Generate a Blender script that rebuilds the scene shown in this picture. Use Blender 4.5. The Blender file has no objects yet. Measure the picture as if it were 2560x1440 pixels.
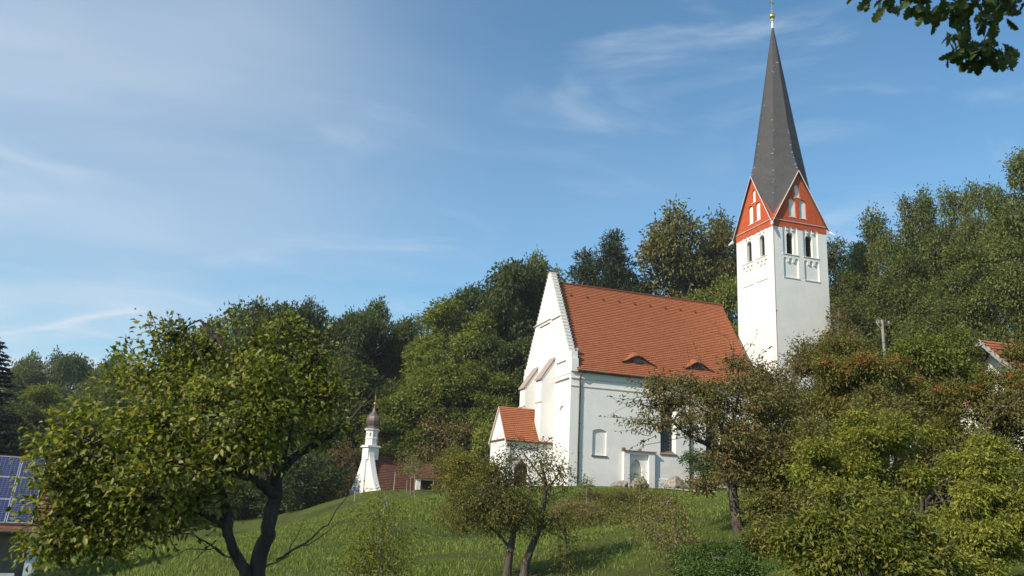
import bpy, bmesh, math, random
import numpy as np
from mathutils import Vector, Matrix

# ------------------------------------------------------------------ camera, sky, sun, exposure
scene = bpy.context.scene
COL = scene.collection
FPX, PITCH, ROLL = 2050.0, math.radians(14.81), math.radians(2.9)
cam_d = bpy.data.cameras.new('camera'); cam = bpy.data.objects.new('camera', cam_d); COL.objects.link(cam)
cam_d.sensor_width = 36.0; cam_d.lens = 36.0 * FPX / 2560.0
cam_d.clip_start = 0.1; cam_d.clip_end = 5000
cam.rotation_euler = (Matrix.Rotation(math.pi/2 + PITCH, 4, 'X') @ Matrix.Rotation(ROLL, 4, 'Z')).to_euler()
cam_d.dof.use_dof = True; cam_d.dof.focus_distance = 60; cam_d.dof.aperture_fstop = 4.0
scene.camera = cam

SUN_EL, SUN_AZ = math.radians(34), math.radians(229)      # azimuth clockwise from +Y
scene.view_settings.view_transform = 'Standard'; scene.view_settings.look = 'None'
scene.view_settings.exposure = 0.36; scene.view_settings.gamma = 1.0
world = bpy.data.worlds.new('World'); scene.world = world; world.use_nodes = True
def build_world():
    nt = world.node_tree; nt.nodes.clear(); N = nt.nodes.new; L = nt.links.new
    out = N('ShaderNodeOutputWorld'); bg = N('ShaderNodeBackground'); bg.inputs['Strength'].default_value = 0.125
    sky = N('ShaderNodeTexSky'); sky.sky_type = 'NISHITA'; sky.sun_disc = False
    sky.sun_elevation = SUN_EL; sky.sun_rotation = SUN_AZ; sky.altitude = 300
    sky.air_density = 1.15; sky.dust_density = 0.5; sky.ozone_density = 1.6
    tint = N('ShaderNodeMixRGB'); tint.blend_type = 'MULTIPLY'; tint.inputs[0].default_value = 1; L(sky.outputs[0], tint.inputs[1]); tint.inputs[2].default_value = (.56, .89, 1.0, 1)
    tc = N('ShaderNodeTexCoord')
    sep = N('ShaderNodeSeparateXYZ'); L(tc.outputs['Generated'], sep.inputs[0])
    def math_(op, a, b=None):
        m = N('ShaderNodeMath'); m.operation = op
        for i, v in enumerate((a, b)):
            if v is None: continue
            if isinstance(v, (int, float)): m.inputs[i].default_value = v
            else: L(v, m.inputs[i])
        return m.outputs[0]
    den = math_('ADD', math_('MAXIMUM', sep.outputs['Z'], 0.0), 0.12)
    cx = math_('DIVIDE', sep.outputs['X'], den); cy = math_('DIVIDE', sep.outputs['Y'], den)
    comb = N('ShaderNodeCombineXYZ'); L(cx, comb.inputs[0]); L(cy, comb.inputs[1])
    def noise(scale, rot, loc, detail, rough, dist, stretch=(1, 1, 1)):
        mp = N('ShaderNodeMapping'); mp.inputs['Rotation'].default_value = (0, 0, rot); mp.inputs['Location'].default_value = loc
        mp.inputs['Scale'].default_value = stretch
        L(comb.outputs[0], mp.inputs[0])
        nz = N('ShaderNodeTexNoise'); nz.inputs['Scale'].default_value = scale; nz.inputs['Detail'].default_value = detail
        nz.inputs['Roughness'].default_value = rough; nz.inputs['Distortion'].default_value = dist
        L(mp.outputs[0], nz.inputs['Vector']); return nz.outputs['Fac']
    def ramp(x, a, b):
        r = N('ShaderNodeMapRange'); r.interpolation_type = 'SMOOTHSTEP'; L(x, r.inputs[0])
        r.inputs[1].default_value = a; r.inputs[2].default_value = b; return r.outputs[0]
    streaks = ramp(noise(0.75, 0.9, (2.3, 5.2, 9), 4, .45, .5, (.8, 1.2, 1)), .36, .78)
    wisps = ramp(noise(1.9, 0.7, (2.3, 5.2, 2), 7, .55, 1.1, (.8, 1.5, 1)), .50, .82)
    body = ramp(noise(0.8, 0.3, (2.3, 5.2, 5), 3, .5, .3), .42, .70)
    # thicker high haze towards the west (screen left is where the sun stands)
    west = ramp(math_('SUBTRACT', math_('MULTIPLY', sep.outputs['X'], -1.0), 0.0), -.02, .78)
    c1 = math_('MULTIPLY', streaks, math_('ADD', math_('MULTIPLY', west, .80), .12))
    c2 = math_('MULTIPLY', wisps, math_('ADD', math_('MULTIPLY', body, .95), .20))
    c3 = math_('MULTIPLY', west, .26)
    low = ramp(sep.outputs['Z'], .40, -.05)
    c4 = math_('MULTIPLY', low, .22)
    tot = math_('MINIMUM', math_('ADD', math_('ADD', c1, c2), math_('ADD', c3, c4)), .9)
    mix = N('ShaderNodeMixRGB'); L(tot, mix.inputs[0]); L(tint.outputs[0], mix.inputs[1]); mix.inputs[2].default_value = (4.3, 4.9, 5.6, 1)
    L(mix.outputs[0], bg.inputs['Color']); L(bg.outputs[0], out.inputs['Surface'])
build_world()
sun_d = bpy.data.lights.new('sun', 'SUN'); sun_d.energy = 4.2; sun_d.angle = math.radians(0.53); sun_d.color = (1.0, .91, .76)
sun = bpy.data.objects.new('sun', sun_d); COL.objects.link(sun)
sdir = Vector((math.sin(SUN_AZ)*math.cos(SUN_EL), math.cos(SUN_AZ)*math.cos(SUN_EL), math.sin(SUN_EL)))
sun.rotation_euler = sdir.to_track_quat('Z', 'Y').to_euler(); sun.location = (-20, -20, 40)

# ------------------------------------------------------------------ helpers
RNG = np.random.default_rng(7); random.seed(7)
def ray(px, py):
    xr, yr = px-1280, py-720; c, s = math.cos(ROLL), math.sin(ROLL)
    x = c*xr + s*yr; y = -s*xr + c*yr
    cp, sp = math.cos(PITCH), math.sin(PITCH)
    return np.array([x, cp*FPX + sp*y, sp*FPX - cp*y])
def at(px, py, Y):                      # world point at depth Y seen in that direction
    d = ray(px, py); return d/d[1]*Y
def fast_mesh(name, V, F, mats, smooth=False, mat_idx=None):
    """V (n,3); F list of (k,m) int arrays"""
    me = bpy.data.meshes.new(name); V = np.asarray(V, np.float32)
    me.vertices.add(len(V)); me.vertices.foreach_set('co', V.ravel())
    F = [np.asarray(f, np.int32) for f in F if len(f)]
    loops = np.concatenate([f.ravel() for f in F]); tot = np.concatenate([np.full(len(f), f.shape[1], np.int32) for f in F])
    start = np.concatenate([[0], np.cumsum(tot)[:-1]]).astype(np.int32)
    me.loops.add(len(loops)); me.loops.foreach_set('vertex_index', loops)
    me.polygons.add(len(tot)); me.polygons.foreach_set('loop_start', start); me.polygons.foreach_set('loop_total', tot)
    if smooth: me.polygons.foreach_set('use_smooth', np.ones(len(tot), bool))
    if mat_idx is not None: me.polygons.foreach_set('material_index', np.asarray(mat_idx, np.int32))
    for m in (mats if isinstance(mats, (list, tuple)) else [mats]): me.materials.append(m)
    me.update(calc_edges=True); me.validate(); return me
def link(name, me, parent=None):
    o = bpy.data.objects.new(name, me); COL.objects.link(o)
    if parent is not None: o.parent = parent
    return o
def empty(name, loc=(0, 0, 0), rz=0.0):
    o = bpy.data.objects.new(name, None); COL.objects.link(o); o.location = loc; o.rotation_euler = (0, 0, rz)
    o.empty_display_size = .3; return o
def tag(o, label, cat, group=None):
    o['label'] = label; o['category'] = cat
    if group: o['group'] = group
    return o
def structure(o): o['kind'] = 'structure'; return o
def kids(o): return [c for c in COL.objects if c.parent == o]
def copy_tree(o, parent=None):
    c = o.copy(); COL.objects.link(c); c.parent = parent
    for ch in kids(o): copy_tree(ch, c)
    return c
class MB:
    """collects boxes, prisms, tubes, lathes into one mesh"""
    def __init__(s): s.v = []; s.f = []
    def add(s, vs, fs):
        n = len(s.v); s.v += [tuple(map(float, v)) for v in vs]; s.f += [tuple(i+n for i in f) for f in fs]; return s
    def box(s, a, b):
        (x0, y0, z0), (x1, y1, z1) = a, b
        return s.add([(x0,y0,z0),(x1,y0,z0),(x1,y1,z0),(x0,y1,z0),(x0,y0,z1),(x1,y0,z1),(x1,y1,z1),(x0,y1,z1)],
                     [(0,3,2,1),(4,5,6,7),(0,1,5,4),(1,2,6,5),(2,3,7,6),(3,0,4,7)])
    def prism(s, poly, axis, d0, d1):
        """poly: (a,z) list. axis 'v': a=x, extruded in y; axis 'u': a=y, extruded in x; 'z': (x,y) extruded in z"""
        n = len(poly)
        mk = {'v': lambda a, z, d: (a, d, z), 'u': lambda a, z, d: (d, a, z), 'z': lambda a, z, d: (a, z, d)}[axis]
        vs = [mk(a, z, d0) for a, z in poly] + [mk(a, z, d1) for a, z in poly]
        return s.add(vs, [tuple(range(n)), tuple(reversed(range(n, 2*n)))] + [(i, (i+1) % n + 0 if 0 else (i+1) % n, (i+1) % n + n, i+n)[::-1] for i in range(n)])
    def tube(s, pts, rad, n=8, cap=True):
        pts = [Vector(p) for p in pts]; rad = rad if hasattr(rad, '__len__') else [rad]*len(pts)
        vs = []; fs = []
        ref = Vector((0, 0, 1))
        for i, p in enumerate(pts):
            t = (pts[min(i+1, len(pts)-1)] - pts[max(i-1, 0)]).normalized()
            a = t.cross(ref if abs(t.dot(ref)) < .95 else Vector((1, 0, 0))).normalized(); b = t.cross(a)
            for k in range(n):
                an = 2*math.pi*k/n; vs.append(p + (a*math.cos(an) + b*math.sin(an))*rad[i])
        for i in range(len(pts)-1):
            for k in range(n): fs.append((i*n+k, i*n+(k+1) % n, (i+1)*n+(k+1) % n, (i+1)*n+k))
        if cap: fs += [tuple(range(n)), tuple(reversed(range((len(pts)-1)*n, len(pts)*n)))]
        return s.add(vs, fs)
    def lathe(s, prof, c=(0, 0, 0), n=16, rot=0.0):
        vs = []; fs = []
        for r, z in prof:
            for k in range(n):
                an = 2*math.pi*k/n + rot; vs.append((c[0]+r*math.cos(an), c[1]+r*math.sin(an), c[2]+z))
        for i in range(len(prof)-1):
            for k in range(n): fs.append((i*n+k, i*n+(k+1) % n, (i+1)*n+(k+1) % n, (i+1)*n+k))
        fs += [tuple(reversed(range(n))), tuple(range((len(prof)-1)*n, len(prof)*n))]
        return s.add(vs, fs)
    def mesh(s, name, mat):
        me = bpy.data.meshes.new(name); me.from_pydata(s.v, [], s.f)
        bm = bmesh.new(); bm.from_mesh(me); bmesh.ops.recalc_face_normals(bm, faces=bm.faces); bm.to_mesh(me); bm.free()
        if mat: me.materials.append(mat)
        return me
    def build(s, name, mat, parent=None, smooth=False, bevel=0):
        me = s.mesh(name, mat)
        if bevel:
            bm = bmesh.new(); bm.from_mesh(me)
            bmesh.ops.bevel(bm, geom=bm.edges[:], offset=bevel, segments=2, affect='EDGES', profile=.6); bm.to_mesh(me); bm.free()
        if smooth:
            me.polygons.foreach_set('use_smooth', np.ones(len(me.polygons), bool))
        return link(name, me, parent)
def carve(body, cutters, name, mat, parent):
    """solid minus cutters; cutters = list of MB, cut one after the other"""
    o = link('work', body.mesh('work', mat)); tmp = [o]
    for c in cutters:
        co = link('work', c.mesh('work', mat)); tmp.append(co)
        m = o.modifiers.new('cut', 'BOOLEAN'); m.operation = 'DIFFERENCE'; m.object = co; m.solver = 'EXACT'; m.use_self = True
    dg = bpy.context.evaluated_depsgraph_get(); dg.update()
    me = bpy.data.meshes.new_from_object(o.evaluated_get(dg)); me.name = name
    for t in tmp: bpy.data.objects.remove(t, do_unlink=True)
    me.materials.clear(); me.materials.append(mat)
    return link(name, me, parent)
def arch(a0, a1, z0, zt, kind='round', n=10):
    w = a1-a0; m = (a0+a1)/2; pts = [(a0, z0), (a1, z0)]
    if kind == 'round':
        r = w/2; zs = zt-r; pts += [(m+r*math.cos(t), zs+r*math.sin(t)) for t in np.linspace(0, math.pi, n)]
    elif kind == 'seg':
        h = .13*w; zs = zt-h; pts += [(a1-w*t, zs+h*(1-(2*t-1)**2)) for t in np.linspace(0, 1, n)]
    elif kind == 'point':
        h = .85*w; zs = zt-h; R = (h*h+w*w/4)/w; 
        tm = math.asin(min(1, h/R))
        pts += [(a1-R+R*math.cos(t), zs+R*math.sin(t)) for t in np.linspace(0, tm, n//2+1)]
        pts += [(a0+R-R*math.cos(t), zs+R*math.sin(t)) for t in np.linspace(tm, 0, n//2+1)[1:]]
    elif kind == 'three':
        g = .16*w; aw = (w-2*g*.9)/3; r = aw/2; zs = zt-r
        for i in (2, 1, 0):
            c = a0 + r + i*(aw+g*.9)
            pts += [(c+r*math.cos(t), zs+r*math.sin(t)) for t in np.linspace(0, math.pi, 8)]
            if i: pts += [(c-r, zs-.16), (c-r-.25*g, zs-.26), (c-r-.65*g, zs-.26), (c-r-.9*g, zs-.16)]
    return pts

# ------------------------------------------------------------------ materials
def newmat(name):
    m = bpy.data.materials.new(name); m.use_nodes = True; nt = m.node_tree
    return m, nt, nt.nodes['Principled BSDF'], nt.nodes.new, nt.links.new
def noisemat(name, c1, c2, scale=3, detail=6, rough=.85, bump=0.0, bscale=20, lo=.35, hi=.65, spec=.3, metallic=0, stretch=(1, 1, 1), c3=None, c3scale=.6, c3lo=.55, c3hi=.75):
    m, nt, b, N, L = newmat(name)
    tc = N('ShaderNodeTexCoord'); mp = N('ShaderNodeMapping'); mp.inputs['Scale'].default_value = stretch; L(tc.outputs['Object'], mp.inputs[0])
    nz = N('ShaderNodeTexNoise'); nz.inputs['Scale'].default_value = scale; nz.inputs['Detail'].default_value = detail; L(mp.outputs[0], nz.inputs['Vector'])
    mr = N('ShaderNodeMapRange'); mr.inputs[1].default_value = lo; mr.inputs[2].default_value = hi; L(nz.outputs['Fac'], mr.inputs[0])
    mx = N('ShaderNodeMixRGB'); mx.inputs[1].default_value = (*c1, 1); mx.inputs[2].default_value = (*c2, 1); L(mr.outputs[0], mx.inputs[0])
    col = mx.outputs[0]
    if c3:
        n3 = N('ShaderNodeTexNoise'); n3.inputs['Scale'].default_value = c3scale; n3.inputs['Detail'].default_value = 7; n3.inputs['Roughness'].default_value = .65; L(mp.outputs[0], n3.inputs['Vector'])
        r3 = N('ShaderNodeMapRange'); r3.inputs[1].default_value = c3lo; r3.inputs[2].default_value = c3hi; L(n3.outputs['Fac'], r3.inputs[0])
        m3 = N('ShaderNodeMixRGB'); L(r3.outputs[0], m3.inputs[0]); L(col, m3.inputs[1]); m3.inputs[2].default_value = (*c3, 1); col = m3.outputs[0]
    L(col, b.inputs['Base Color'])
    b.inputs['Roughness'].default_value = rough; b.inputs['Specular IOR Level'].default_value = spec; b.inputs['Metallic'].default_value = metallic
    if bump:
        bn = N('ShaderNodeTexNoise'); bn.inputs['Scale'].default_value = bscale; bn.inputs['Detail'].default_value = 5; L(mp.outputs[0], bn.inputs['Vector'])
        bp = N('ShaderNodeBump'); bp.inputs['Strength'].default_value = bump; bp.inputs['Distance'].default_value = .05
        L(bn.outputs['Fac'], bp.inputs['Height']); L(bp.outputs[0], b.inputs['Normal'])
    return m
def tilemat(name, c1, c2, c3, joint_shade, tw=.2, th=.245, stain=(.05, .03, .02)):
    m, nt, b, N, L = newmat(name)
    uv = N('ShaderNodeUVMap')
    br = N('ShaderNodeTexBrick'); br.inputs['Scale'].default_value = 1; br.inputs['Brick Width'].default_value = tw; br.inputs['Row Height'].default_value = th
    br.inputs['Mortar Size'].default_value = .012; br.inputs['Color1'].default_value = (*c1, 1); br.inputs['Color2'].default_value = (*c2, 1); br.inputs['Mortar'].default_value = (*joint_shade, 1)  # joint colour darkened to paint the shadow lines between courses
    L(uv.outputs[0], br.inputs['Vector'])
    nz = N('ShaderNodeTexNoise'); nz.inputs['Scale'].default_value = .9; nz.inputs['Detail'].default_value = 8; nz.inputs['Roughness'].default_value = .7; L(uv.outputs[0], nz.inputs['Vector'])
    mr = N('ShaderNodeMapRange'); mr.inputs[1].default_value = .45; mr.inputs[2].default_value = .68; L(nz.outputs['Fac'], mr.inputs[0])
    mx = N('ShaderNodeMixRGB'); L(mr.outputs[0], mx.inputs[0]); L(br.outputs[0], mx.inputs[1]); mx.inputs[2].default_value = (*c3, 1)
    mp = N('ShaderNodeMapping'); mp.inputs['Scale'].default_value = (.75, .16, 1); mp.inputs['Rotation'].default_value = (0, 0, -.18); L(uv.outputs[0], mp.inputs[0])
    n2 = N('ShaderNodeTexNoise'); n2.inputs['Scale'].default_value = 1.3; n2.inputs['Detail'].default_value = 9; n2.inputs['Roughness'].default_value = .75; L(mp.outputs[0], n2.inputs['Vector'])
    m2 = N('ShaderNodeMapRange'); m2.inputs[1].default_value = .58; m2.inputs[2].default_value = .72; m2.inputs[4].default_value = .6; L(n2.outputs['Fac'], m2.inputs[0])
    mz = N('ShaderNodeMixRGB'); L(m2.outputs[0], mz.inputs[0]); L(mx.outputs[0], mz.inputs[1]); mz.inputs[2].default_value = (*stain, 1)
    L(mz.outputs[0], b.inputs['Base Color']); b.inputs['Roughness'].default_value = .85; b.inputs['Specular IOR Level'].default_value = .25
    return m
def leafmat(name, cols, trans=.30, rough=.6, spec=.2, vary=.22):
    m, nt, b, N, L = newmat(name)
    g = N('ShaderNodeNewGeometry'); cr = N('ShaderNodeValToRGB'); L(g.outputs['Random Per Island'], cr.inputs[0])
    el = cr.color_ramp.elements
    for i, c in enumerate(cols):
        p = i/(len(cols)-1)
        e = el[i] if i < 2 else el.new(p)
        e.position = p; e.color = (*c, 1)
    els = sorted(range(len(cols)), key=lambda i: i)
    oi = N('ShaderNodeObjectInfo'); hs = N('ShaderNodeHueSaturation')
    v = N('ShaderNodeMapRange'); v.inputs[3].default_value = 1.62*(1-vary); v.inputs[4].default_value = 1.62*(1+vary); L(oi.outputs['Random'], v.inputs[0]); L(v.outputs[0], hs.inputs['Value'])
    hs.inputs['Hue'].default_value = .494; L(cr.outputs[0], hs.inputs['Color']); col = hs.outputs[0]
    L(col, b.inputs['Base Color']); b.inputs['Roughness'].default_value = rough; b.inputs['Specular IOR Level'].default_value = spec
    t = N('ShaderNodeBsdfTranslucent'); ty = N('ShaderNodeMixRGB'); ty.blend_type = 'MULTIPLY'; ty.inputs[0].default_value = 1; L(col, ty.inputs[1]); ty.inputs[2].default_value = (1.6, 1.6, .8, 1); L(ty.outputs[0], t.inputs[0])
    ms = N('ShaderNodeMixShader'); ms.inputs[0].default_value = trans; L(b.outputs[0], ms.inputs[1]); L(t.outputs[0], ms.inputs[2]); L(ms.outputs[0], nt.nodes['Material Output'].inputs[0])
    return m
M = {}
M['plaster'] = noisemat('plaster', (.79, .765, .72), (.73, .715, .69), scale=.7, detail=7, rough=.9, bump=.35, bscale=5, spec=.15, c3=(.66, .66, .65), c3scale=1.6, c3lo=.62, c3hi=.85)
def weather(m, amount=.16):
    nt = m.node_tree; b = nt.nodes['Principled BSDF']; N = nt.nodes.new; L = nt.links.new; src = b.inputs['Base Color'].links[0].from_socket
    tc = N('ShaderNodeTexCoord'); mp = N('ShaderNodeMapping'); mp.inputs['Scale'].default_value = (1.6, 1.6, .28); L(tc.outputs['Object'], mp.inputs[0])
    nz = N('ShaderNodeTexNoise'); nz.inputs['Scale'].default_value = 1.0; nz.inputs['Detail'].default_value = 6; nz.inputs['Roughness'].default_value = .65; L(mp.outputs[0], nz.inputs['Vector'])
    r = N('ShaderNodeMapRange'); r.inputs[1].default_value = .50; r.inputs[2].default_value = .78; r.inputs[4].default_value = amount*2.2; L(nz.outputs['Fac'], r.inputs[0])
    sp = N('ShaderNodeSeparateXYZ'); L(tc.outputs['Object'], sp.inputs[0]); n2 = N('ShaderNodeTexNoise'); n2.inputs['Scale'].default_value = 1.4; n2.inputs['Detail'].default_value = 7; L(tc.outputs['Object'], n2.inputs['Vector'])
    h = N('ShaderNodeMath'); h.operation = 'MULTIPLY_ADD'; L(n2.outputs['Fac'], h.inputs[0]); h.inputs[1].default_value = -2.2; L(sp.outputs['Z'], h.inputs[2])
    d = N('ShaderNodeMapRange'); d.inputs[1].default_value = .35; d.inputs[2].default_value = -1.1; d.inputs[4].default_value = amount*2.5; L(h.outputs[0], d.inputs[0])
    mx = N('ShaderNodeMath'); mx.operation = 'MAXIMUM'; L(r.outputs[0], mx.inputs[0]); L(d.outputs[0], mx.inputs[1])
    k = N('ShaderNodeMixRGB'); L(mx.outputs[0], k.inputs[0]); L(src, k.inputs[1]); k.inputs[2].default_value = (.47, .45, .40, 1); L(k.outputs[0], b.inputs['Base Color'])
weather(M['plaster'], .07)
M['stained'] = noisemat('stained_plaster', (.70, .68, .62), (.55, .53, .48), scale=1.4, rough=.95, bump=.5, bscale=7, spec=.1, c3=(.36, .32, .26), c3scale=2.6, c3lo=.57, c3hi=.66)
M['shaded_stucco'] = noisemat('eave_shaded_stucco', (.20, .17, .14), (.15, .125, .10), scale=3, rough=.95, bump=.3, bscale=15)  # wall tone darkened to stand for the eave's shadow
M['red_paint'] = noisemat('red_paint', (.52, .105, .038), (.42, .08, .03), scale=2.5, rough=.85, bump=.3, bscale=10, spec=.2)
M['pink_trim'] = noisemat('pink_trim', (.55, .36, .30), (.48, .30, .25), scale=4, rough=.9)
M['brown_tile_trim'] = noisemat('brown_tile_trim', (.13, .075, .052), (.19, .11, .075), scale=6, rough=.9)
M['tiles'] = tilemat('roof_tiles', (.37, .118, .05), (.43, .145, .062), (.32, .10, .044), (.10, .034, .019), stain=(.10, .042, .027))
M['old_tiles'] = tilemat('old_roof_tiles', (.17, .075, .05), (.23, .09, .055), (.13, .065, .046), (.08, .03, .02), stain=(.07, .035, .03))
M['cap'] = noisemat('pale_cap_tiles', (.42, .33, .29), (.34, .25, .21), scale=6, rough=.9)
M['panel_frame'] = noisemat('aluminium_frame', (.42, .43, .44), (.36, .37, .38), scale=5, rough=.5)
M['coping'] = noisemat('coping', (.72, .66, .62), (.62, .52, .47), scale=5, rough=.9, bump=.3, bscale=12)
M['pipe'] = noisemat('copper_pipe', (.10, .075, .06), (.14, .11, .09), scale=4, rough=.5, metallic=.4)
M['gutter'] = noisemat('dark_gutter', (.05, .045, .042), (.08, .07, .06), scale=4, rough=.5, metallic=.3)
M['glass'] = noisemat('dark_glass', (.012, .014, .018), (.03, .035, .04), scale=6, rough=.12, spec=.6)
M['iron'] = noisemat('iron_bars', (.11, .11, .11), (.15, .14, .13), scale=8, rough=.6)
M['louvre'] = noisemat('louvre_wood', (.035, .032, .03), (.06, .055, .05), scale=8, rough=.9)
M['slate'] = tilemat('slate', (.072, .070, .071), (.088, .085, .086), (.064, .062, .063), (.05, .048, .049), tw=.28, th=.2, stain=(.13, .12, .112))
M['lead'] = noisemat('lead', (.32, .31, .30), (.22, .21, .20), scale=6, rough=.6)
M['gold'] = noisemat('gilding', (.72, .56, .22), (.60, .45, .16), scale=5, rough=.32, metallic=.85)
M['onion_copper'] = noisemat('onion_copper', (.15, .11, .105), (.21, .16, .15), scale=3, rough=.42, metallic=.35, bump=.15, bscale=6)
M['white_metal'] = noisemat('white_metal', (.72, .73, .72), (.62, .63, .62), scale=4, rough=.5)
M['bark'] = noisemat('bark', (.065, .048, .036), (.13, .105, .085), scale=9, rough=.95, bump=.9, bscale=26, stretch=(1, 1, .25))
M['dark_bark'] = noisemat('dark_bark', (.035, .026, .022), (.085, .066, .055), scale=9, rough=.95, bump=.9, bscale=26, stretch=(1, 1, .25))
M['pale_bark'] = noisemat('pale_bark', (.20, .165, .125), (.30, .26, .21), scale=9, rough=.95, bump=.7, bscale=26, stretch=(1, 1, .25))
M['pole_wood'] = noisemat('pole_wood', (.23, .21, .18), (.31, .29, .25), scale=6, rough=.9, stretch=(4, 4, .4))
M['wood_dark'] = noisemat('dark_wood', (.07, .04, .028), (.11, .06, .04), scale=5, rough=.8, stretch=(4, 4, .5))
M['wood_grey'] = noisemat('weathered_wood', (.26, .24, .22), (.34, .32, .30), scale=5, rough=.9, stretch=(4, 4, .5))
M['rock'] = noisemat('rock', (.36, .31, .25), (.22, .18, .14), scale=3.5, rough=.95, bump=.8, bscale=9, c3=(.10, .085, .07), c3scale=2.4, c3lo=.52, c3hi=.66)
M['gravel'] = noisemat('gravel', (.42, .38, .30), (.34, .30, .24), scale=12, rough=.95)
M['solar'] = None
M['berry'] = noisemat('berry_skin', (.40, .07, .022), (.46, .11, .03), scale=3, rough=.35, spec=.5)
def solarmat():
    m, nt, b, N, L = newmat('solar_cells'); uv = N('ShaderNodeUVMap')
    br = N('ShaderNodeTexBrick'); br.offset = 0; br.inputs['Scale'].default_value = 1; br.inputs['Brick Width'].default_value = 1/6; br.inputs['Row Height'].default_value = 1/10
    br.inputs['Mortar Size'].default_value = .006; br.inputs['Color1'].default_value = (.022, .028, .085, 1); br.inputs['Color2'].default_value = (.030, .034, .105, 1); br.inputs['Mortar'].default_value = (.16, .18, .26, 1)
    L(uv.outputs[0], br.inputs['Vector']); L(br.outputs[0], b.inputs['Base Color']); b.inputs['Roughness'].default_value = .5; b.inputs['Specular IOR Level'].default_value = .25
    return m
M['solar'] = solarmat()
LM = {
 'oak':    leafmat('oak_leaves', [(.038, .048, .014), (.058, .072, .019), (.082, .10, .024), (.115, .128, .031)]),
 'dark':   leafmat('dark_oak_leaves', [(.026, .037, .014), (.040, .054, .018), (.058, .076, .023), (.08, .098, .028)]),
 'ash':    leafmat('ash_leaves', [(.052, .064, .014), (.078, .094, .018), (.105, .124, .023), (.15, .16, .034)], trans=.35),
 'robinia': leafmat('robinia_leaves', [(.040, .052, .017), (.06, .074, .022), (.085, .098, .028), (.125, .126, .036)], trans=.35, vary=.18),
 'autumn': leafmat('autumn_leaves', [(.05, .056, .018), (.078, .078, .024), (.108, .10, .03), (.15, .115, .038)], trans=.3),
 'pine':   leafmat('pine_needles', [(.028, .038, .018), (.044, .055, .023), (.06, .072, .03)], trans=.12),
 'spruce': leafmat('spruce_needles', [(.012, .024, .026), (.02, .036, .038), (.032, .052, .056)], trans=.1),
 'plum':   leafmat('fruit_tree_leaves', [(.028, .037, .007), (.048, .062, .009), (.074, .094, .012), (.105, .126, .017), (.20, .20, .045), (.15, .125, .02)], trans=.42, rough=.45, spec=.35),  # mostly darkened tones; the few bright ones paint sunlit highlights
 'cherry': leafmat('cherry_leaves', [(.052, .058, .019), (.082, .084, .027), (.118, .112, .037), (.155, .125, .045), (.16, .092, .042)], trans=.3, rough=.5),
 'willow': leafmat('olive_leaves', [(.048, .052, .015), (.076, .08, .02), (.108, .108, .027), (.155, .135, .032)], trans=.3),
 'yellow': leafmat('yellowing_leaves', [(.05, .056, .013), (.075, .078, .016), (.11, .10, .019), (.19, .135, .024)], trans=.35),
 'elder':  leafmat('elder_leaves', [(.065, .076, .015), (.11, .122, .02), (.16, .17, .027), (.23, .225, .042)], trans=.4, vary=.12),
 'rowan':  leafmat('rowan_leaves', [(.062, .07, .017), (.095, .102, .022), (.13, .13, .029), (.17, .115, .032)], trans=.32, vary=.15),
 'brush':  leafmat('brush_leaves', [(.07, .063, .022), (.11, .098, .035), (.155, .132, .05), (.19, .145, .062)], trans=.3),
 'reddish': leafmat('reddish_leaves', [(.062, .045, .022), (.10, .07, .03), (.135, .082, .04), (.09, .074, .028)], trans=.25),
 'hedge':  leafmat('hedge_leaves', [(.026, .042, .016), (.042, .062, .02), (.065, .09, .026)], trans=.25),
 'yolive': leafmat('broad_leaves', [(.05, .065, .013), (.08, .098, .018), (.12, .132, .024), (.19, .165, .03)], trans=.38, vary=.1),
 'herbs':  leafmat('ground_herbs', [(.032, .058, .014), (.048, .082, .018), (.07, .11, .024)], trans=.3, vary=.1),  # own green of the low ground cover
 'brownolive': leafmat('brown_olive_leaves', [(.05, .054, .018), (.082, .083, .024), (.112, .106, .03), (.14, .10, .034)], trans=.28, vary=.1),
 'twigoak': leafmat('oak_spray_leaves', [(.020, .032, .009), (.03, .046, .012), (.045, .06, .015)], trans=.25),
}

# ------------------------------------------------------------------ terrain
C0 = np.array([5.772, 74.0, 1.991]); TH = 1.261
UV_ = np.array([math.sin(TH), math.cos(TH)]); VV_ = np.array([-math.cos(TH), math.sin(TH)])
RZ = math.atan2(UV_[1], UV_[0])
def church(u, v, z=0.0): return np.array([C0[0]+UV_[0]*u+VV_[0]*v, C0[1]+UV_[1]*u+VV_[1]*v, C0[2]+z])
ctrl = [(0,0,-1.6),(0,-20,-1.6),(-25,-10,-1.9),(25,-10,-1.0),(0,8,-1.9),(-2.6,8,-1.6),(6,10,-1.6),(-10,15,-3.0),(0,16,-2.4),
        (10,14,-1.5),(12,20,-.3),(18,28,1.8),(25,45,3.4),(38,60,5.0),(50,80,8),(0,110,4),(-30,110,-1),(-60,120,-3),(-80,170,-4),(0,170,9),(40,120,9),(80,110,11),
        (-30,36,-4.6),(-45,60,-4.6),(-70,60,-5),(-13,84,.1),(-22,82,-2.2),(-6,84,.6)]
ctrl += [tuple(at(*a)) for a in [(1300,1450,26),(960,1475,22),(1690,1450,24),(1300,1340,42),(1000,1300,48),(1600,1300,46),(1300,1226,63),(1600,1223,65),(1740,1233,65),
        (1000,1237,69),(895,1234,74),(800,1272,72),(700,1312,70),(600,1340,68),(400,1352,66),(150,1358,62),(400,1412,38),(120,1475,38),(1845,1322,25)]]
ctrl += [tuple(church(*a)) for a in [(-7,5,-1.0),(0,0,-.15),(6,0,.0),(12,0,.35),(12,14,.3),(24,0,1.0),(26,8,1.3),(0,14,-.2)]]
ctrl = np.array(ctrl, float)
def _phi(r2): return np.where(r2 > 1e-9, r2*np.log(np.maximum(r2, 1e-9))*.5, 0)
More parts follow.
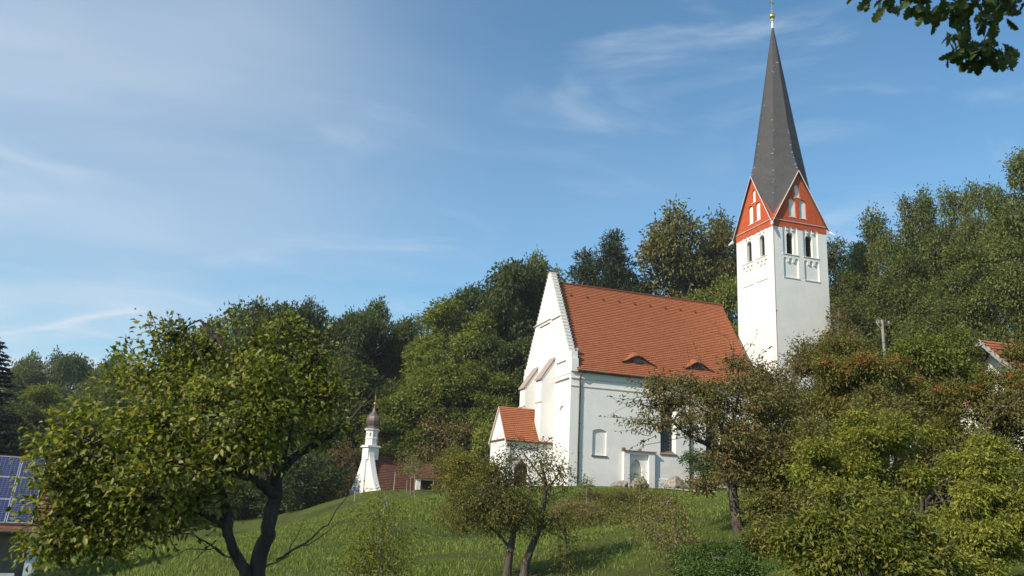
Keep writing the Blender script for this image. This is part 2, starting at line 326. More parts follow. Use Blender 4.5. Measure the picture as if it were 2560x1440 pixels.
def _tps():
    P = ctrl[:, :2]/50; n = len(P); K = _phi(((P[:, None]-P[None])**2).sum(-1)) + 2e-4*np.eye(n)
    A = np.zeros((n+3, n+3)); A[:n, :n] = K; A[:n, n] = 1; A[:n, n+1:] = P; A[n, :n] = 1; A[n+1:, :n] = P.T
    return P, np.linalg.solve(A, np.concatenate([ctrl[:, 2], np.zeros(3)]))
_P, _S = _tps()
def ground(x, y):
    x = np.atleast_1d(np.asarray(x, float)); y = np.atleast_1d(np.asarray(y, float)); q = np.stack([x, y], -1)/50
    z = np.empty(len(x))
    for i in range(0, len(x), 20000):
        s = q[i:i+20000]; z[i:i+20000] = _phi(((s[:, None]-_P[None])**2).sum(-1)) @ _S[:-3] + _S[-3] + s @ _S[-2:]
    d = np.hypot(x, y-60); w = np.clip((d-140)/160, 0, 1); w = w*w*(3-2*w)
    z = np.clip(z, -8, 22)*(1-w) + (4*np.clip((y-60)/200, -1, 1)-1)*w
    return z
def gz(x, y): return float(ground(x, y)[0])
def make_terrain():
    def axis(lo, hi, a, b, fine, n):
        return np.unique(np.concatenate([np.arange(a, b, fine), a-np.geomspace(fine, a-lo, n), b+np.geomspace(fine, hi-b, n)]))
    xs = axis(-1400, 1400, -45, 50, .7, 34); ys = axis(-300, 2500, 4, 112, .7, 34)
    X, Y = np.meshgrid(xs, ys); x, y = X.ravel(), Y.ravel(); z = ground(x, y)
    bump = sum(a*np.sin(x*fx+p)*np.sin(y*fy+q) for a, fx, fy, p, q in [(.05, .9, .7, 0, 1), (.04, 1.7, 1.3, 2, .4), (.03, 2.9, 2.6, 1, 2)])
    near_church = np.clip((np.abs(y-66)-3)/6, 0, 1)
    z = z + bump*np.where((np.abs(x) < 60) & (y < 120), 1, 0)*np.where((y > 62) & (y < 72), .25, 1)
    nx, ny = len(xs), len(ys); i = np.arange(nx*ny).reshape(ny, nx)
    F = np.stack([i[:-1, :-1], i[:-1, 1:], i[1:, 1:], i[1:, :-1]], -1).reshape(-1, 4)
    m, nt, b, N, L = newmat('meadow_soil')
    tc = N('ShaderNodeTexCoord')
    def nz(sc, det=6, ro=.6):
        n = N('ShaderNodeTexNoise'); n.inputs['Scale'].default_value = sc; n.inputs['Detail'].default_value = det; n.inputs['Roughness'].default_value = ro; L(tc.outputs['Object'], n.inputs['Vector']); return n.outputs['Fac']
    def rng(x, a, c):
        r = N('ShaderNodeMapRange'); r.inputs[1].default_value = a; r.inputs[2].default_value = c; L(x, r.inputs[0]); return r.outputs[0]
    def mixc(f, a, c):
        k = N('ShaderNodeMixRGB'); L(f, k.inputs[0])
        for s, v in ((1, a), (2, c)):
            if isinstance(v, tuple): k.inputs[s].default_value = (*v, 1)
            else: L(v, k.inputs[s])
        return k.outputs[0]
    c = mixc(rng(nz(3.5, 8, .7), .35, .65), (.062, .084, .017), (.11, .14, .028))
    c = mixc(rng(nz(.35, 6, .65), .48, .66), c, (.075, .072, .026))
    c = mixc(rng(nz(.16, 5, .6), .55, .70), c, (.034, .055, .015))
    c = mixc(rng(nz(.9, 7, .7), .60, .72), c, (.11, .095, .045))
    L(c, b.inputs['Base Color']); b.inputs['Roughness'].default_value = 1; b.inputs['Specular IOR Level'].default_value = .1
    bp = N('ShaderNodeBump'); bp.inputs['Strength'].default_value = .9; bp.inputs['Distance'].default_value = .15; L(nz(7, 8, .75), bp.inputs['Height']); L(bp.outputs[0], b.inputs['Normal'])
    o = link('terrain', fast_mesh('terrain', np.stack([x, y, z], -1), [F], m, smooth=True)); structure(o)
make_terrain()

# ------------------------------------------------------------------ church
def tiled(mb_v, mb_f, uvs, e0, e1, r0, r1, course=.245, lift=.06, under=None):
    """stepped courses on the quad eave e0->e1, ridge r0->r1"""
    e0, e1, r0, r1 = map(np.array, (e0, e1, r0, r1)); sl = np.linalg.norm((r0+r1)/2-(e0+e1)/2); n = max(1, int(round(sl/course)))
    nrm = np.cross(e1-e0, r0-e0); nrm = nrm/np.linalg.norm(nrm); wid = np.linalg.norm(e1-e0); k = max(1, int(wid/.55)); 
    rr = np.random.default_rng(3)
    for i in range(n):
        t0, t1 = i/n, (i+1)/n + .12/n
        a0, a1 = e0+(r0-e0)*t0, e1+(r1-e1)*t0; b0, b1 = e0+(r0-e0)*min(t1, 1), e1+(r1-e1)*min(t1, 1)
        base = len(mb_v); wob = lift + rr.normal(0, .006, k+1)
        for j in range(k+1):
            s = j/k; lo = a0+(a1-a0)*s + nrm*wob[j]; lo2 = a0+(a1-a0)*s - nrm*.01; hi = b0+(b1-b0)*s + nrm*.004
            mb_v += [tuple(lo2), tuple(lo), tuple(hi)]
        for j in range(k):
            q = base+3*j; mb_f.append((q, q+3, q+4, q+1)); mb_f.append((q+1, q+4, q+5, q+2))
            ul, ur = wid*j/k, wid*(j+1)/k; v0, v1 = .245*i, .245*i+.245
            uvs += [(ul, v0-.02), (ur, v0-.02), (ur, v0), (ul, v0), (ul, v0), (ur, v0), (ur, v1), (ul, v1)]  # lip face takes the dark joint row, painting its shadow line
def uv_mesh(name, v, f, uvs, mat, parent, smooth=False):
    me = bpy.data.meshes.new(name); me.from_pydata(v, [], f); ul = me.uv_layers.new(name='UVMap')
    ul.data.foreach_set('uv', np.array(uvs, np.float32).ravel()); me.materials.append(mat)
    return link(name, me, parent)

H, W, ZR, LN = 10.02, 12.88, 20.04, 19.8
def build_church():
    ch = empty('church', tuple(C0), RZ)
    tag(ch, 'white church nave with steep orange tile roof and stepped gable beside the tall tower', 'church')
    zb = -1.5
    def gable_poly(w0, w1, z0, zh, zt): return [(w0, z0), (w1, z0), (w1, zh), ((w0+w1)/2, zt), (w0, zh)]
    body = MB(); body.prism([(0, zb), (W, zb), (W, H), (W/2, ZR-.35), (0, H)], 'u', 0, LN)
    c1 = MB()
    c1.prism(arch(2.25, 3.62, 2.70, 5.04, 'seg'), 'v', -.2, .16)
    c1.prism(arch(9.09, 10.71, 3.28, 7.85, 'round'), 'v', -.2, .02)
    # splayed reveal of the window
    sp0, sp1 = arch(9.09, 10.71, 3.28, 7.85, 'round', 14), arch(9.27, 10.53, 3.62, 7.66, 'round', 14)
    n = len(sp0)
    c2 = MB().add([(a, -.05, z) for a, z in sp0] + [(a, .62, z) for a, z in sp1],
                  [tuple(range(n)), tuple(reversed(range(n, 2*n)))] + [(i, (i+1) % n, (i+1) % n+n, i+n) for i in range(n)])
    c3 = MB().prism(arch(13.9, 15.5, 3.28, 7.85, 'round'), 'v', -.2, .4)
    c1.prism(arch(6.03, 7.30, zb-.3, 2.62, 'point', 14), 'v', -.2, .40)
    c4 = MB()      # round niche on the gable
    c4.prism([(2.05+.62*math.cos(t), 6.5+.62*math.sin(t)) for t in np.linspace(0, 2*math.pi, 25)[:-1]], 'u', -.2, .16)
    carve(body, [c1, c2, c3, c4], 'nave_wall', M['plaster'], ch)
    # window
    wf = MB(); wf.prism(arch(9.20, 10.60, 3.55, 7.72, 'round', 14), 'v', .56, .60); win = wf.build('window', M['glass'], ch)
    g = MB()
    for a in np.linspace(9.27, 10.53, 6): g.box((a-.018, .50, 3.6), (a+.018, .54, 7.55))
    for z in np.arange(3.8, 7.6, .33): g.box((9.24, .485, z-.018), (10.56, .515, z+.018))
    g.build('window_grille', M['iron'], win)
    MB().add([(9.0, -.10, 3.24), (10.8, -.10, 3.24), (10.8, -.10, 3.17), (9.0, -.10, 3.17), (9.26, .56, 3.64), (10.54, .56, 3.64), (10.54, .5, 3.2), (9.26, .5, 3.2)],
             [(0, 1, 5, 4), (3, 2, 1, 0), (3, 0, 4, 7), (1, 2, 6, 5), (7, 6, 2, 3), (4, 5, 6, 7)]).build('window_sill', M['brown_tile_trim'], win)
    w2 = MB().prism(arch(13.92, 15.48, 3.3, 7.8, 'round'), 'v', .36, .39).build('window', M['glass'], ch)
    MB().box((2.17, -.10, 2.58), (3.72, .14, 2.69)).build('niche_sill', M['brown_tile_trim'], ch)
    # portal: projecting block, rectangular recess, pointed blind arch
    pb = MB().box((5.26, -.30, zb), (8.38, .02, 3.26)); pc = MB().box((5.84, -.5, zb-.2), (7.78, .5, 3.02))
    po = carve(pb, [pc], 'portal', M['plaster'], ch)
    MB().prism(arch(6.035, 7.295, zb, 2.61, 'point', 14), 'v', .34, .39).build('blind_arch', M['stained'], po)
    MB().box((5.14, -.44, 3.262), (8.50, -.003, 3.335)).build('portal_hood', M['brown_tile_trim'], po, bevel=.015)
    MB().box((5.10, -.44, 3.338), (5.36, -.14, 3.54)).build('hood_stone', M['brown_tile_trim'], po, bevel=.05)
    MB().box((8.39, -.09, zb), (19.6, -.002, .98)).build('plinth', M['plaster'], ch, bevel=.02)
    # cornice mouldings
    MB().box((-.03, -.07, 8.72), (19.7, -.002, 8.80)).build('cornice_moulding', M['coping'], ch)
    MB().box((-.03, -.10, 9.42), (19.7, -.002, 9.50)).build('cornice_moulding', M['coping'], ch)
    # roof
    v, f, uv = [], [], []
    ze = 10.16; tiled(v, f, uv, (.42, -.38, ze), (LN+.15, -.38, ze), (.42, W/2, ZR), (LN+.15, W/2, ZR))
    tiled(v, f, uv, (LN+.15, W+.38, ze), (.42, W+.38, ze), (LN+.15, W/2, ZR), (.42, W/2, ZR), course=.38)
    roof = uv_mesh('roof', v, f, uv, M['tiles'], ch)
    rt = MB()
    for i in range(52):
        x = .45+i*.375; rt.tube([(x, W/2, ZR-.01), (x+.40, W/2, ZR+.02)], [.13, .15], 8)
    rt.build('ridge_tiles', M['tiles'], roof)
    def on_roof(z): return -.38 + (z-ze)/(ZR-ze)*(W/2+.38)
    nv, nz_ = -(ZR-ze), (W/2+.38); nl = math.hypot(nv, nz_); nv, nz_ = nv/nl, nz_/nl
    for i, u in enumerate(np.linspace(1.92, 16.05, 9)):
        z = 18.52; y = on_roof(z)
        MB().add([(u-.11, y+nv*.03, z+nz_*.03), (u+.11, y+nv*.03, z+nz_*.03), (u+.09, y+nv*.16, z+nz_*.16+.02), (u-.09, y+nv*.16, z+nz_*.16+.02), (u-.06, on_roof(z+.35), z+.37), (u+.06, on_roof(z+.35), z+.37)],
                 [(0, 1, 2, 3), (3, 2, 5, 4), (0, 3, 4), (1, 5, 2)]).build('vent_tile', M['tiles'], roof)
    # eyebrow dormers
    for uc, z0, half in ((6.95, 11.50, 1.80), (13.45, 11.55, 1.62)):
        vs, fs, us = [], [], []; S = np.linspace(-half, half, 25); hh = .68
        hs = [hh*math.cos(math.pi*s/(2*half))**2 + .02 for s in S]; rows = 7
        for s, h in zip(S, hs):
            zf = z0+h; yf = on_roof(z0)-.22; zb_ = z0+h*1.55+.05; yb = on_roof(zb_)+.02
            for k in range(rows+1):
                t = k/rows; vs.append((uc+s, yf+(yb-yf)*t + nv*.045, zf+(zb_-zf)*t + nz_*.045 + .04*(k < rows)*((k % 2) == 0)))
        for i in range(len(S)-1):
            for k in range(rows):
                a = i*(rows+1)+k; fs.append((a, a+rows+1, a+rows+2, a+1)); u0, u1 = S[i]+half, S[i+1]+half
                us += [(u0, k*.19), (u1, k*.19), (u1, k*.19+.19), (u0, k*.19+.19)]
        # tile lip along the front edge
        for i in range(len(S)-1):
            a, b_ = vs[i*(rows+1)], vs[(i+1)*(rows+1)]; n0 = len(vs); vs += [a, b_, (b_[0], b_[1]+.02, b_[2]-.09), (a[0], a[1]+.02, a[2]-.09)]; fs.append((n0, n0+1, n0+2, n0+3)); us += [(0, 0), (.2, 0), (.2, .09), (0, .09)]
        dm = uv_mesh('eyebrow_dormer', vs, fs, us, M['tiles'], ch)
        poly = [(uc+s, z0+h-.05) for s, h in zip(S, hs)][::-1] + [(uc-half, z0-.1), (uc+half, z0-.1)]
        yd = on_roof(z0)-.06
        MB().prism(poly, 'v', yd, yd+.06).build('dormer_board', M['wood_dark'], dm)
        w = MB()
        fr = [(uc+.40*math.cos(t), z0+.08+.42*math.sin(t)) for t in np.linspace(0, math.pi, 14)]
        w.prism(fr, 'v', yd-.05, yd-.01); wn = w.build('dormer_window', M['glass'], dm)
        b = MB(); b.box((uc-.02, yd-.09, z0+.08), (uc+.02, yd-.055, z0+.49)); b.box((uc-.42, yd-.09, z0+.04), (uc+.42, yd-.055, z0+.10))
        b.tube([(x, yd-.07, z) for x, z in fr], .028, 6); b.build('dormer_frame', M['wood_dark'], dm)
    # gable parapet with steps
    st = MB(); n = 25; th = .50; cap = MB()
    z_lo, z_hi = 11.9, 21.0
    for sgn in (-1, 1):
        for i in range(n):
            t = (i+.5)/n; z0 = z_lo+(z_hi-z_lo-.15)*i/n; z1 = z_lo+(z_hi-z_lo-.15)*(i+1)/n
            half = (W/2+.02) * (1 - (z0-10.35)/(20.95-10.35)) + .22+.25*(1-i/n)
            half2 = (W/2+.02) * (1 - (z1-10.35)/(20.95-10.35)) + .22+.25*(1-(i+1)/n)
            a, b = sorted((W/2+sgn*half, W/2+sgn*(half2-.6))) if half2 > .6 else sorted((W/2+sgn*half, W/2))
            st.box((-.06+.001*(i % 2), a, z0), (th, b, z1-.0))
            a, b = sorted((W/2+sgn*(half+.03), W/2+sgn*max(half2-.05, 0)))
            cap.box((-.10, a, z1-.055), (th+.05, b, z1+.012))
    gp = MB().prism([(.0, 9.9), (W, 9.9), (W-.2, 10.6), (W/2+.25, 20.75), (W/2-.25, 20.75), (.2, 10.6)], 'u', -.055, .40)
    gp.build('gable_parapet', M['plaster'], ch)
    s = st.build('stepped_coping', M['plaster'], ch); cap.build('coping_tiles', M['coping'], s)
    for k, sgn in enumerate((-1, 1)):
        y = W/2+sgn*(W/2)
        a, b = sorted((y+sgn*.22, y-sgn*.75)); MB().box((-.07, a, 10.05), (.62, b, 11.25)).build('kneeler', M['plaster'], ch, bevel=.02)
        a, b = sorted((y+sgn*.05, y-sgn*.75)); MB().box((-.068, a, 11.252), (.58, b, 11.92)).build('kneeler', M['plaster'], ch, bevel=.02)
    MB().box((-.09, W/2-.32, 20.86), (.53, W/2+.32, 21.0)).build('gable_capstone', M['coping'], ch)
    # gable ledges
    for a, b, z in ((5.6, 10.35, 16.05), (3.0, 5.3, 15.85), (5.7, 8.6, 15.70), (1.2, 3.55, 11.22), (.35, 3.9, 9.50), (9.9, 12.7, 9.50)):
        MB().box((-.19, a, z-.035), (-.056 if z > 10 else -.002, b, z+.035)).build('gable_ledge', M['coping'], ch, bevel=.01)
    # buttresses with tiled sloping caps
    for v0, v1, zt in ((4.05, 5.55, 11.75), (8.75, 10.25, 11.45)):
        d = 1.35
        b = MB().prism([(-d, zb-1), (-.003, zb-1), (-.003, zt), (-d, zt-1.95)], 'v', v0, v1).build('buttress', M['plaster'], ch)
        MB().prism([(-d-.16, zt-2.10), (-.06, zt+.06), (-.06, zt+.24), (-d-.16, zt-1.93)], 'v', v0-.10, v1+.10).build('buttress_cap', M['cap'], b, bevel=.02)
        MB().box((-d-.08, v0-.06, 7.55), (-d-.002, v1+.06, 7.65)).build('buttress_moulding', M['coping'], b)
    # gutter and pipes
    MB().tube([(.55, -.47, 10.12), (19.95, -.47, 10.05)], .085, 8).build('gutter', M['gutter'], ch)
    MB().box((.55, -.40, 10.02), (19.9, .03, 10.13)).build('eave_board', M['gutter'], ch)
    for u in (.86, 12.10):
        p = MB().tube([(u, -.47, 10.05), (u, -.38, 9.72), (u, -.13, 9.5), (u, -.13, 9.2), (u, -.13, -1.0)], .075, 8).build('downpipe', M['pipe'], ch, smooth=True)
        for z in (8.0, 5.4, 2.8): MB().tube([(u, -.13, z-.03), (u, -.13, z+.03)], .10, 8).build('pipe_clamp', M['gutter'], p)
    fl = MB().box((.62, .45, 12.0), (.92, .70, 12.25)); fl.tube([(.77, .6, 11.9), (.77, 1.0, 12.1)], .03, 6); fl.lathe([(.02, -.16), (.17, -.14), (.19, .06), (.12, .16), (.02, .17)], (.80, .56, 12.2), 12)
    fl.build('floodlight', M['lead'], ch)
    MB().tube([(-.20, 5.9, 7.0), (-.20, 5.9, 8.3)], .02, 5).build('antenna_rod', M['lead'], ch)
    # porch in front of the gable
    pv0, pv1, pu0, pe, pr = 4.26, 9.17, -4.5, 3.95, 7.12; pm = (pv0+pv1)/2
    pbody = MB().prism([(pv0, zb-1.5), (pv1, zb-1.5), (pv1, pe), (pm, pr-.12), (pv0, pe)], 'u', pu0, -.003)
    q1 = MB().prism(arch(-3.6, -2.2, -.6, 1.75, 'round'), 'v', pv0-.2, pv0+.45)
    q2 = MB().prism(arch(pm-.75, pm+.75, -2.0, 1.6, 'point'), 'u', pu0-.2, pu0+.5)
    porch = carve(pbody, [q1, q2], 'porch', M['plaster'], ch)
    MB().prism(arch(-3.6, -2.2, -.6, 1.75, 'round'), 'v', pv0+.40, pv0+.44).build('porch_window', M['wood_dark'], porch)
    ring = [(x, pv0-.03, z) for x, z in arch(-3.66, -2.14, -.4, 1.83, 'round', 12)[2:]]
    MB().tube(ring, .06, 5).build('window_arch_trim', M['brown_tile_trim'], porch)
    v, f, uv = [], [], []
    tiled(v, f, uv, (pu0-.18, pv0-.30, pe-.20), (-.02, pv0-.30, pe-.20), (pu0-.18, pm, pr), (-.02, pm, pr))
    tiled(v, f, uv, (-.02, pv1+.30, pe-.20), (pu0-.18, pv1+.30, pe-.20), (-.02, pm, pr), (pu0-.18, pm, pr))
    uv_mesh('porch_roof', v, f, uv, M['tiles'], porch)
    vt = MB()
    for sg in (-1, 1):
        ya = pm+sg*(pm-pv0+.30)
        vt.add([(pu0-.17, ya, pe-.24), (pu0-.17, pm, pr-.03), (pu0-.17, pm, pr-.20), (pu0-.17, ya-sg*.1, pe-.36), (pu0+.02, ya, pe-.24), (pu0+.02, pm, pr-.03), (pu0+.02, pm, pr-.20), (pu0+.02, ya-sg*.1, pe-.36)],
               [(0, 1, 2, 3), (7, 6, 5, 4), (0, 3, 7, 4), (3, 2, 6, 7), (1, 0, 4, 5)])
        # saw-tooth brick frieze below the verge
        for k in range(24):
            t = (k+.5)/24; y = ya+(pm-ya)*t; z = pe-.24+(pr-.03-pe+.24)*t-.36
            vt.box((pu0-.05, y-.035, z-.05), (pu0-.002, y+.035, z+.03))
    vt.build('porch_verge', M['coping'], porch)
    MB().box((pu0-.13, pv0-.02, pe-.10), (pu0-.003, pv1+.02, pe+.02)).build('porch_ledge', M['brown_tile_trim'], porch)
    MB().tube([(pu0-.1, pv0-.36, pe-.20), (-.1, pv0-.36, pe-.25)], .07, 8).build('porch_gutter', M['gutter'], porch)
    MB().tube([(pu0+.4, pv0-.36, pe-.25), (pu0+.4, pv0-.08, pe-.6), (pu0+.4, pv0-.08, -1.5)], .05, 7).build('porch_downpipe', M['pipe'], porch)
    return ch
build_church()

# ------------------------------------------------------------------ tower
def build_tower():
    TU, TV, w = 21.05, -1.51, 6.53; b0 = church(TU, TV, 0)
    T = empty('church_tower', tuple(b0), RZ)
    tag(T, 'tall square white bell tower with red gables and a slender grey pointed spire', 'church tower')
    ze, zg, za, zm = 26.88, 33.45, 52.84, 27.62
    def fsweep(polys, d0, d1, faces='RL'):
        m = MB()
        for p in polys:
            if 'R' in faces: m.prism(p, 'v', d0, d1)
            if 'L' in faces: m.prism(p, 'u', d0, d1)
            if 'B' in faces: m.prism(p, 'v', w-d1, w-d0)
            if 'E' in faces: m.prism(p, 'u', w-d1, w-d0)
        return m
    up = [arch(1.13, 2.92, 24.12, 27.13, 'three'), arch(3.62, 5.42, 24.12, 27.13, 'three')]
    lo = [arch(1.15, 2.93, 21.62, 23.72, 'three'), arch(3.63, 5.43, 21.62, 23.72, 'three')]
    wn = [arch(1.68, 2.56, 24.16, 26.50, 'round'), arch(3.98, 4.86, 24.16, 26.50, 'round')]
    body = MB().box((0, 0, -3), (w, w, 27.6))
    tw = carve(body, [fsweep(up+lo, -.3, .14), fsweep(wn, -.3, .75)], 'tower_wall', M['plaster'], T)
    rb = MB()
    rb.box((-.025, -.025, ze), (w+.025, -.002, zm)); rb.box((-.025, w+.002, ze), (w+.025, w+.025, zm))
    rb.box((-.024, -.0015, ze+.001), (-.002, w+.0015, zm-.001)); rb.box((w+.002, -.0015, ze+.001), (w+.024, w+.0015, zm-.001))
    carve(rb, [fsweep(up, -.3, .05)], 'red_band', M['red_paint'], T)
    for a, b, z in ((1.05, 3.0, 24.06), (3.55, 5.5, 24.06), (1.07, 3.0, 21.57), (3.57, 5.5, 21.57)):
        MB().box((a, -.06, z-.05), (b, -.002, z+.04)).build('sill_ledge', M['coping'], T); MB().box((-.06, a, z-.05), (-.002, b, z+.04)).build('sill_ledge', M['coping'], T)
    for face in 'RL':
        for p in wn:
            m = fsweep([p], .66, .70, face); o = m.build('belfry_window', M['glass'], T)
            a0, a1 = p[0][0], p[1][0]; l = MB()
            for z in np.arange(24.25, 26.45, .2):
                if face == 'R': l.add([(a0, .42, z), (a1, .42, z), (a1, .60, z+.16), (a0, .60, z+.16), (a0, .42, z+.03), (a1, .42, z+.03), (a1, .60, z+.19), (a0, .60, z+.19)], [(0, 1, 2, 3), (7, 6, 5, 4), (0, 4, 5, 1), (3, 2, 6, 7)])
                else: l.add([(.42, a0, z), (.42, a1, z), (.60, a1, z+.16), (.60, a0, z+.16), (.42, a0, z+.03), (.42, a1, z+.03), (.60, a1, z+.19), (.60, a0, z+.19)], [(0, 1, 2, 3), (7, 6, 5, 4), (0, 4, 5, 1), (3, 2, 6, 7)])
            l.build('louvre', M['louvre'], o)
    # corner paint line
    MB().box((-.012, -.012, 0), (.075, -.001, ze-.01)).build('corner_line', M['pink_trim'], T)
    MB().box((-.03, -.03, 17.9), (.12, -.013, 18.0)).build('corner_hook', M['gutter'], T)
    # gables
    niche = [arch(2.05, 2.87, 28.22, 30.28, 'round'), arch(3.34, 4.15, 28.22, 30.28, 'round'), arch(2.82, 3.44, 30.46, 31.98, 'point')]
    tri = [(.0, zm+.002), (w, zm+.002), (w/2, zg-.12)]
    gf = [('v', .0, .45), ('u', .0, .45), ('v', w-.45, w), ('u', w-.45, w)]
    for i, (ax, d0, d1) in enumerate(gf):
        m = MB().prism(tri if ax == 'v' else [(a+(.451 if a < .1 else -.451 if a > w-.1 else 0)*0, z) for a, z in tri], ax, d0, d1)
        face = 'RLBE'[i]
        g = carve(m, [fsweep(niche, -.3, .15, face)], 'gable_front', M['red_paint'], T)
        if face in 'RL':
            for p in niche:
                nb = fsweep([p], .145, .16, face).build('blind_niche', M['plaster'], g)
                a0, a1, z0 = p[0][0], p[1][0], p[0][1]
                k = MB()
                if face == 'R': k.box((a0-.05, -.05, z0-.06), (a1+.05, .14, z0))
                else: k.box((-.05, a0-.05, z0-.06), (.14, a1+.05, z0))
                k.build('niche_sill', M['plaster'], g)
        mm = MB()
        if face == 'R': mm.box((-.02, -.10, zm-.03), (w+.02, -.026, zm+.07))
        if face == 'L': mm.box((-.10, -.09, zm-.03), (-.026, w+.02, zm+.07))
        if mm.v: mm.build('gable_moulding', M['pink_trim'], g)
    # spire: octagon with edges over gable peaks and corners, flared at the foot
    c = w/2
    dirs = []
    for k in range(8):
        an = -3*math.pi/4 + k*math.pi/4; dirs.append((math.cos(an), math.sin(an)))      # even = corner, odd = gable peak
    def P(k, r, z): return (c+dirs[k % 8][0]*r, c+dirs[k % 8][1]*r, z)
    corner = [(.05, za-.1), (1.95, 40.0), (2.62, 35.7), (3.02, 33.2), (3.42, 30.8), (3.86, 28.8), (4.35, 27.75), (w/math.sqrt(2)+.42, 27.08)]
    peak = [(.05, za-.1), (1.92, 40.0), (2.68, 35.7), (w/2+.22, zg)]
    v, f, uv = [], [], []
    def face(pts):
        n0 = len(v); v.extend(pts); f.append(tuple(range(n0, n0+len(pts))))
        a = Vector(pts[0]); mid = Vector((c, c, a.z))
        tang = Vector((-(Vector(pts[0])+Vector(pts[-1])-2*Vector((c, c, 0))).y, (Vector(pts[0])+Vector(pts[-1])-2*Vector((c, c, 0))).x, 0)).normalized()
        for p in pts: uv.append(((Vector(p)-Vector((c, c, 0))).dot(tang)+20, p[2]*1.02))
    for k in range(0, 8, 2):
        for s in (1, -1):
            for i in range(3):
                q = [P(k, *corner[i]), P(k, *corner[i+1]), P(k+s, *peak[i+1]), P(k+s, *peak[i])]
                q[1:3] = [P(k, *corner[min(i+1, 2) if i < 2 else 3]), P(k+s, *peak[i+1])]
                face(q if s > 0 else q[::-1])
            for i in range(3, 7):
                q = [P(k, *corner[i]), P(k, *corner[i+1]), P(k+s, *peak[3])]; face(q if s > 0 else q[::-1])
    # pale patched slates along the hips
    nsl = len(f); rr = np.random.default_rng(5); pt = MB()
    for k in range(8):
        prof = corner[:5] if k % 2 == 0 else peak
        for _ in range(13):
            i = rr.integers(0, len(prof)-1); t = rr.random(); r = prof[i][0]+(prof[i+1][0]-prof[i][0])*t; z = prof[i][1]+(prof[i+1][1]-prof[i][1])*t
            if r < .5: continue
            d = dirs[k]; tx, ty = -d[1], d[0]; s = rr.choice([-1, 1]); wd = rr.uniform(.1, .26); h = rr.uniform(.06, .12); cs = math.cos(math.pi/8)
            o1 = np.array([c+d[0]*(r+.012), c+d[1]*(r+.012), z]); sd = np.array([tx*s*.924-d[0]*.383, ty*s*.924-d[1]*.383, 0])
            dz = np.array([d[0]*.15, d[1]*.15, -1.0])*h; off = np.array([d[0], d[1], .2])*.012
            pt.add([o1+off, o1+sd*wd+off, o1+sd*wd+dz+off, o1+dz+off], [(0, 1, 2, 3)])
    f += [tuple(i+len(v) for i in q) for q in pt.f]; v += pt.v; uv += [(0, 0)]*(4*len(pt.f))
    sp = uv_mesh('spire', v, f, uv, M['slate'], T); sp.data.materials.append(M['lead']); sp.data.polygons.foreach_set('material_index', np.array([0]*nsl+[1]*(len(f)-nsl), np.int32))
    vg = MB(); vw = MB()
    for k in range(0, 8, 2):
        for s in (1, -1):
            a, b = Vector(P(k, corner[-1][0]+.02, corner[-1][1])), Vector(P(k+s, peak[-1][0]+.04, peak[-1][1]-.02))
            pts = [a+(b-a)*t for t in np.linspace(0, 1, 6)]; vg.tube(pts, .042, 6)
    vg.build('verge_trim', M['coping'], T)
    for k in range(0, 8, 2):
        a = Vector(P(k, corner[-1][0]-.1, corner[-1][1]-.03)); b = Vector(P(k, corner[-1][0]+.42, corner[-1][1]-.38))
        MB().tube([a, (a+b)/2+Vector((0, 0, .02)), b], [.17, .13, .07], 6).build('corner_spout', M['white_metal'], T)
    rod = MB().tube([(c, c, za-.5), (c, c, za+.7)], [.16, .10], 8); rod.lathe([(.02, .0), (.2, .02), (.22, .1), (.12, .2), (.02, .22)], (c, c, za+.5), 10)
    rod.build('finial_rod', M['white_metal'], T)
    MB().lathe([(.02, -.36)]+[(.37*math.cos(t), .36*math.sin(t)) for t in np.linspace(-1.45, 1.45, 13)]+[(.02, .36)], (c, c, za+1.08), 18).build('gilded_ball', M['gold'], T, smooth=True)
    cr = MB(); z = za+1.4
    cr.tube([(c, c, z), (c, c, z+3.2)], [.06, .035], 6)
    cr.lathe([(.02, -.14), (.12, -.08), (.14, 0), (.12, .08), (.02, .14)], (c, c, z+.35), 10)
    for zz, hw in ((2.2, .62), (1.45, .38)):
        cr.tube([(c-hw, c, z+zz), (c+hw, c, z+zz)], .035, 6)
        for s in (-1, 1):
            cr.tube([(c+s*hw*.4+s*.2*math.cos(t), c, z+zz+.22*math.sin(t)) for t in np.linspace(0, 5.0, 10)], .022, 5)
            cr.tube([(c+s*hw+.12*math.cos(t), c, z+zz+.12*math.sin(t)) for t in np.linspace(0, 6.28, 10)], .022, 5)
    cr.build('gilded_cross', M['gold'], T)
build_tower()

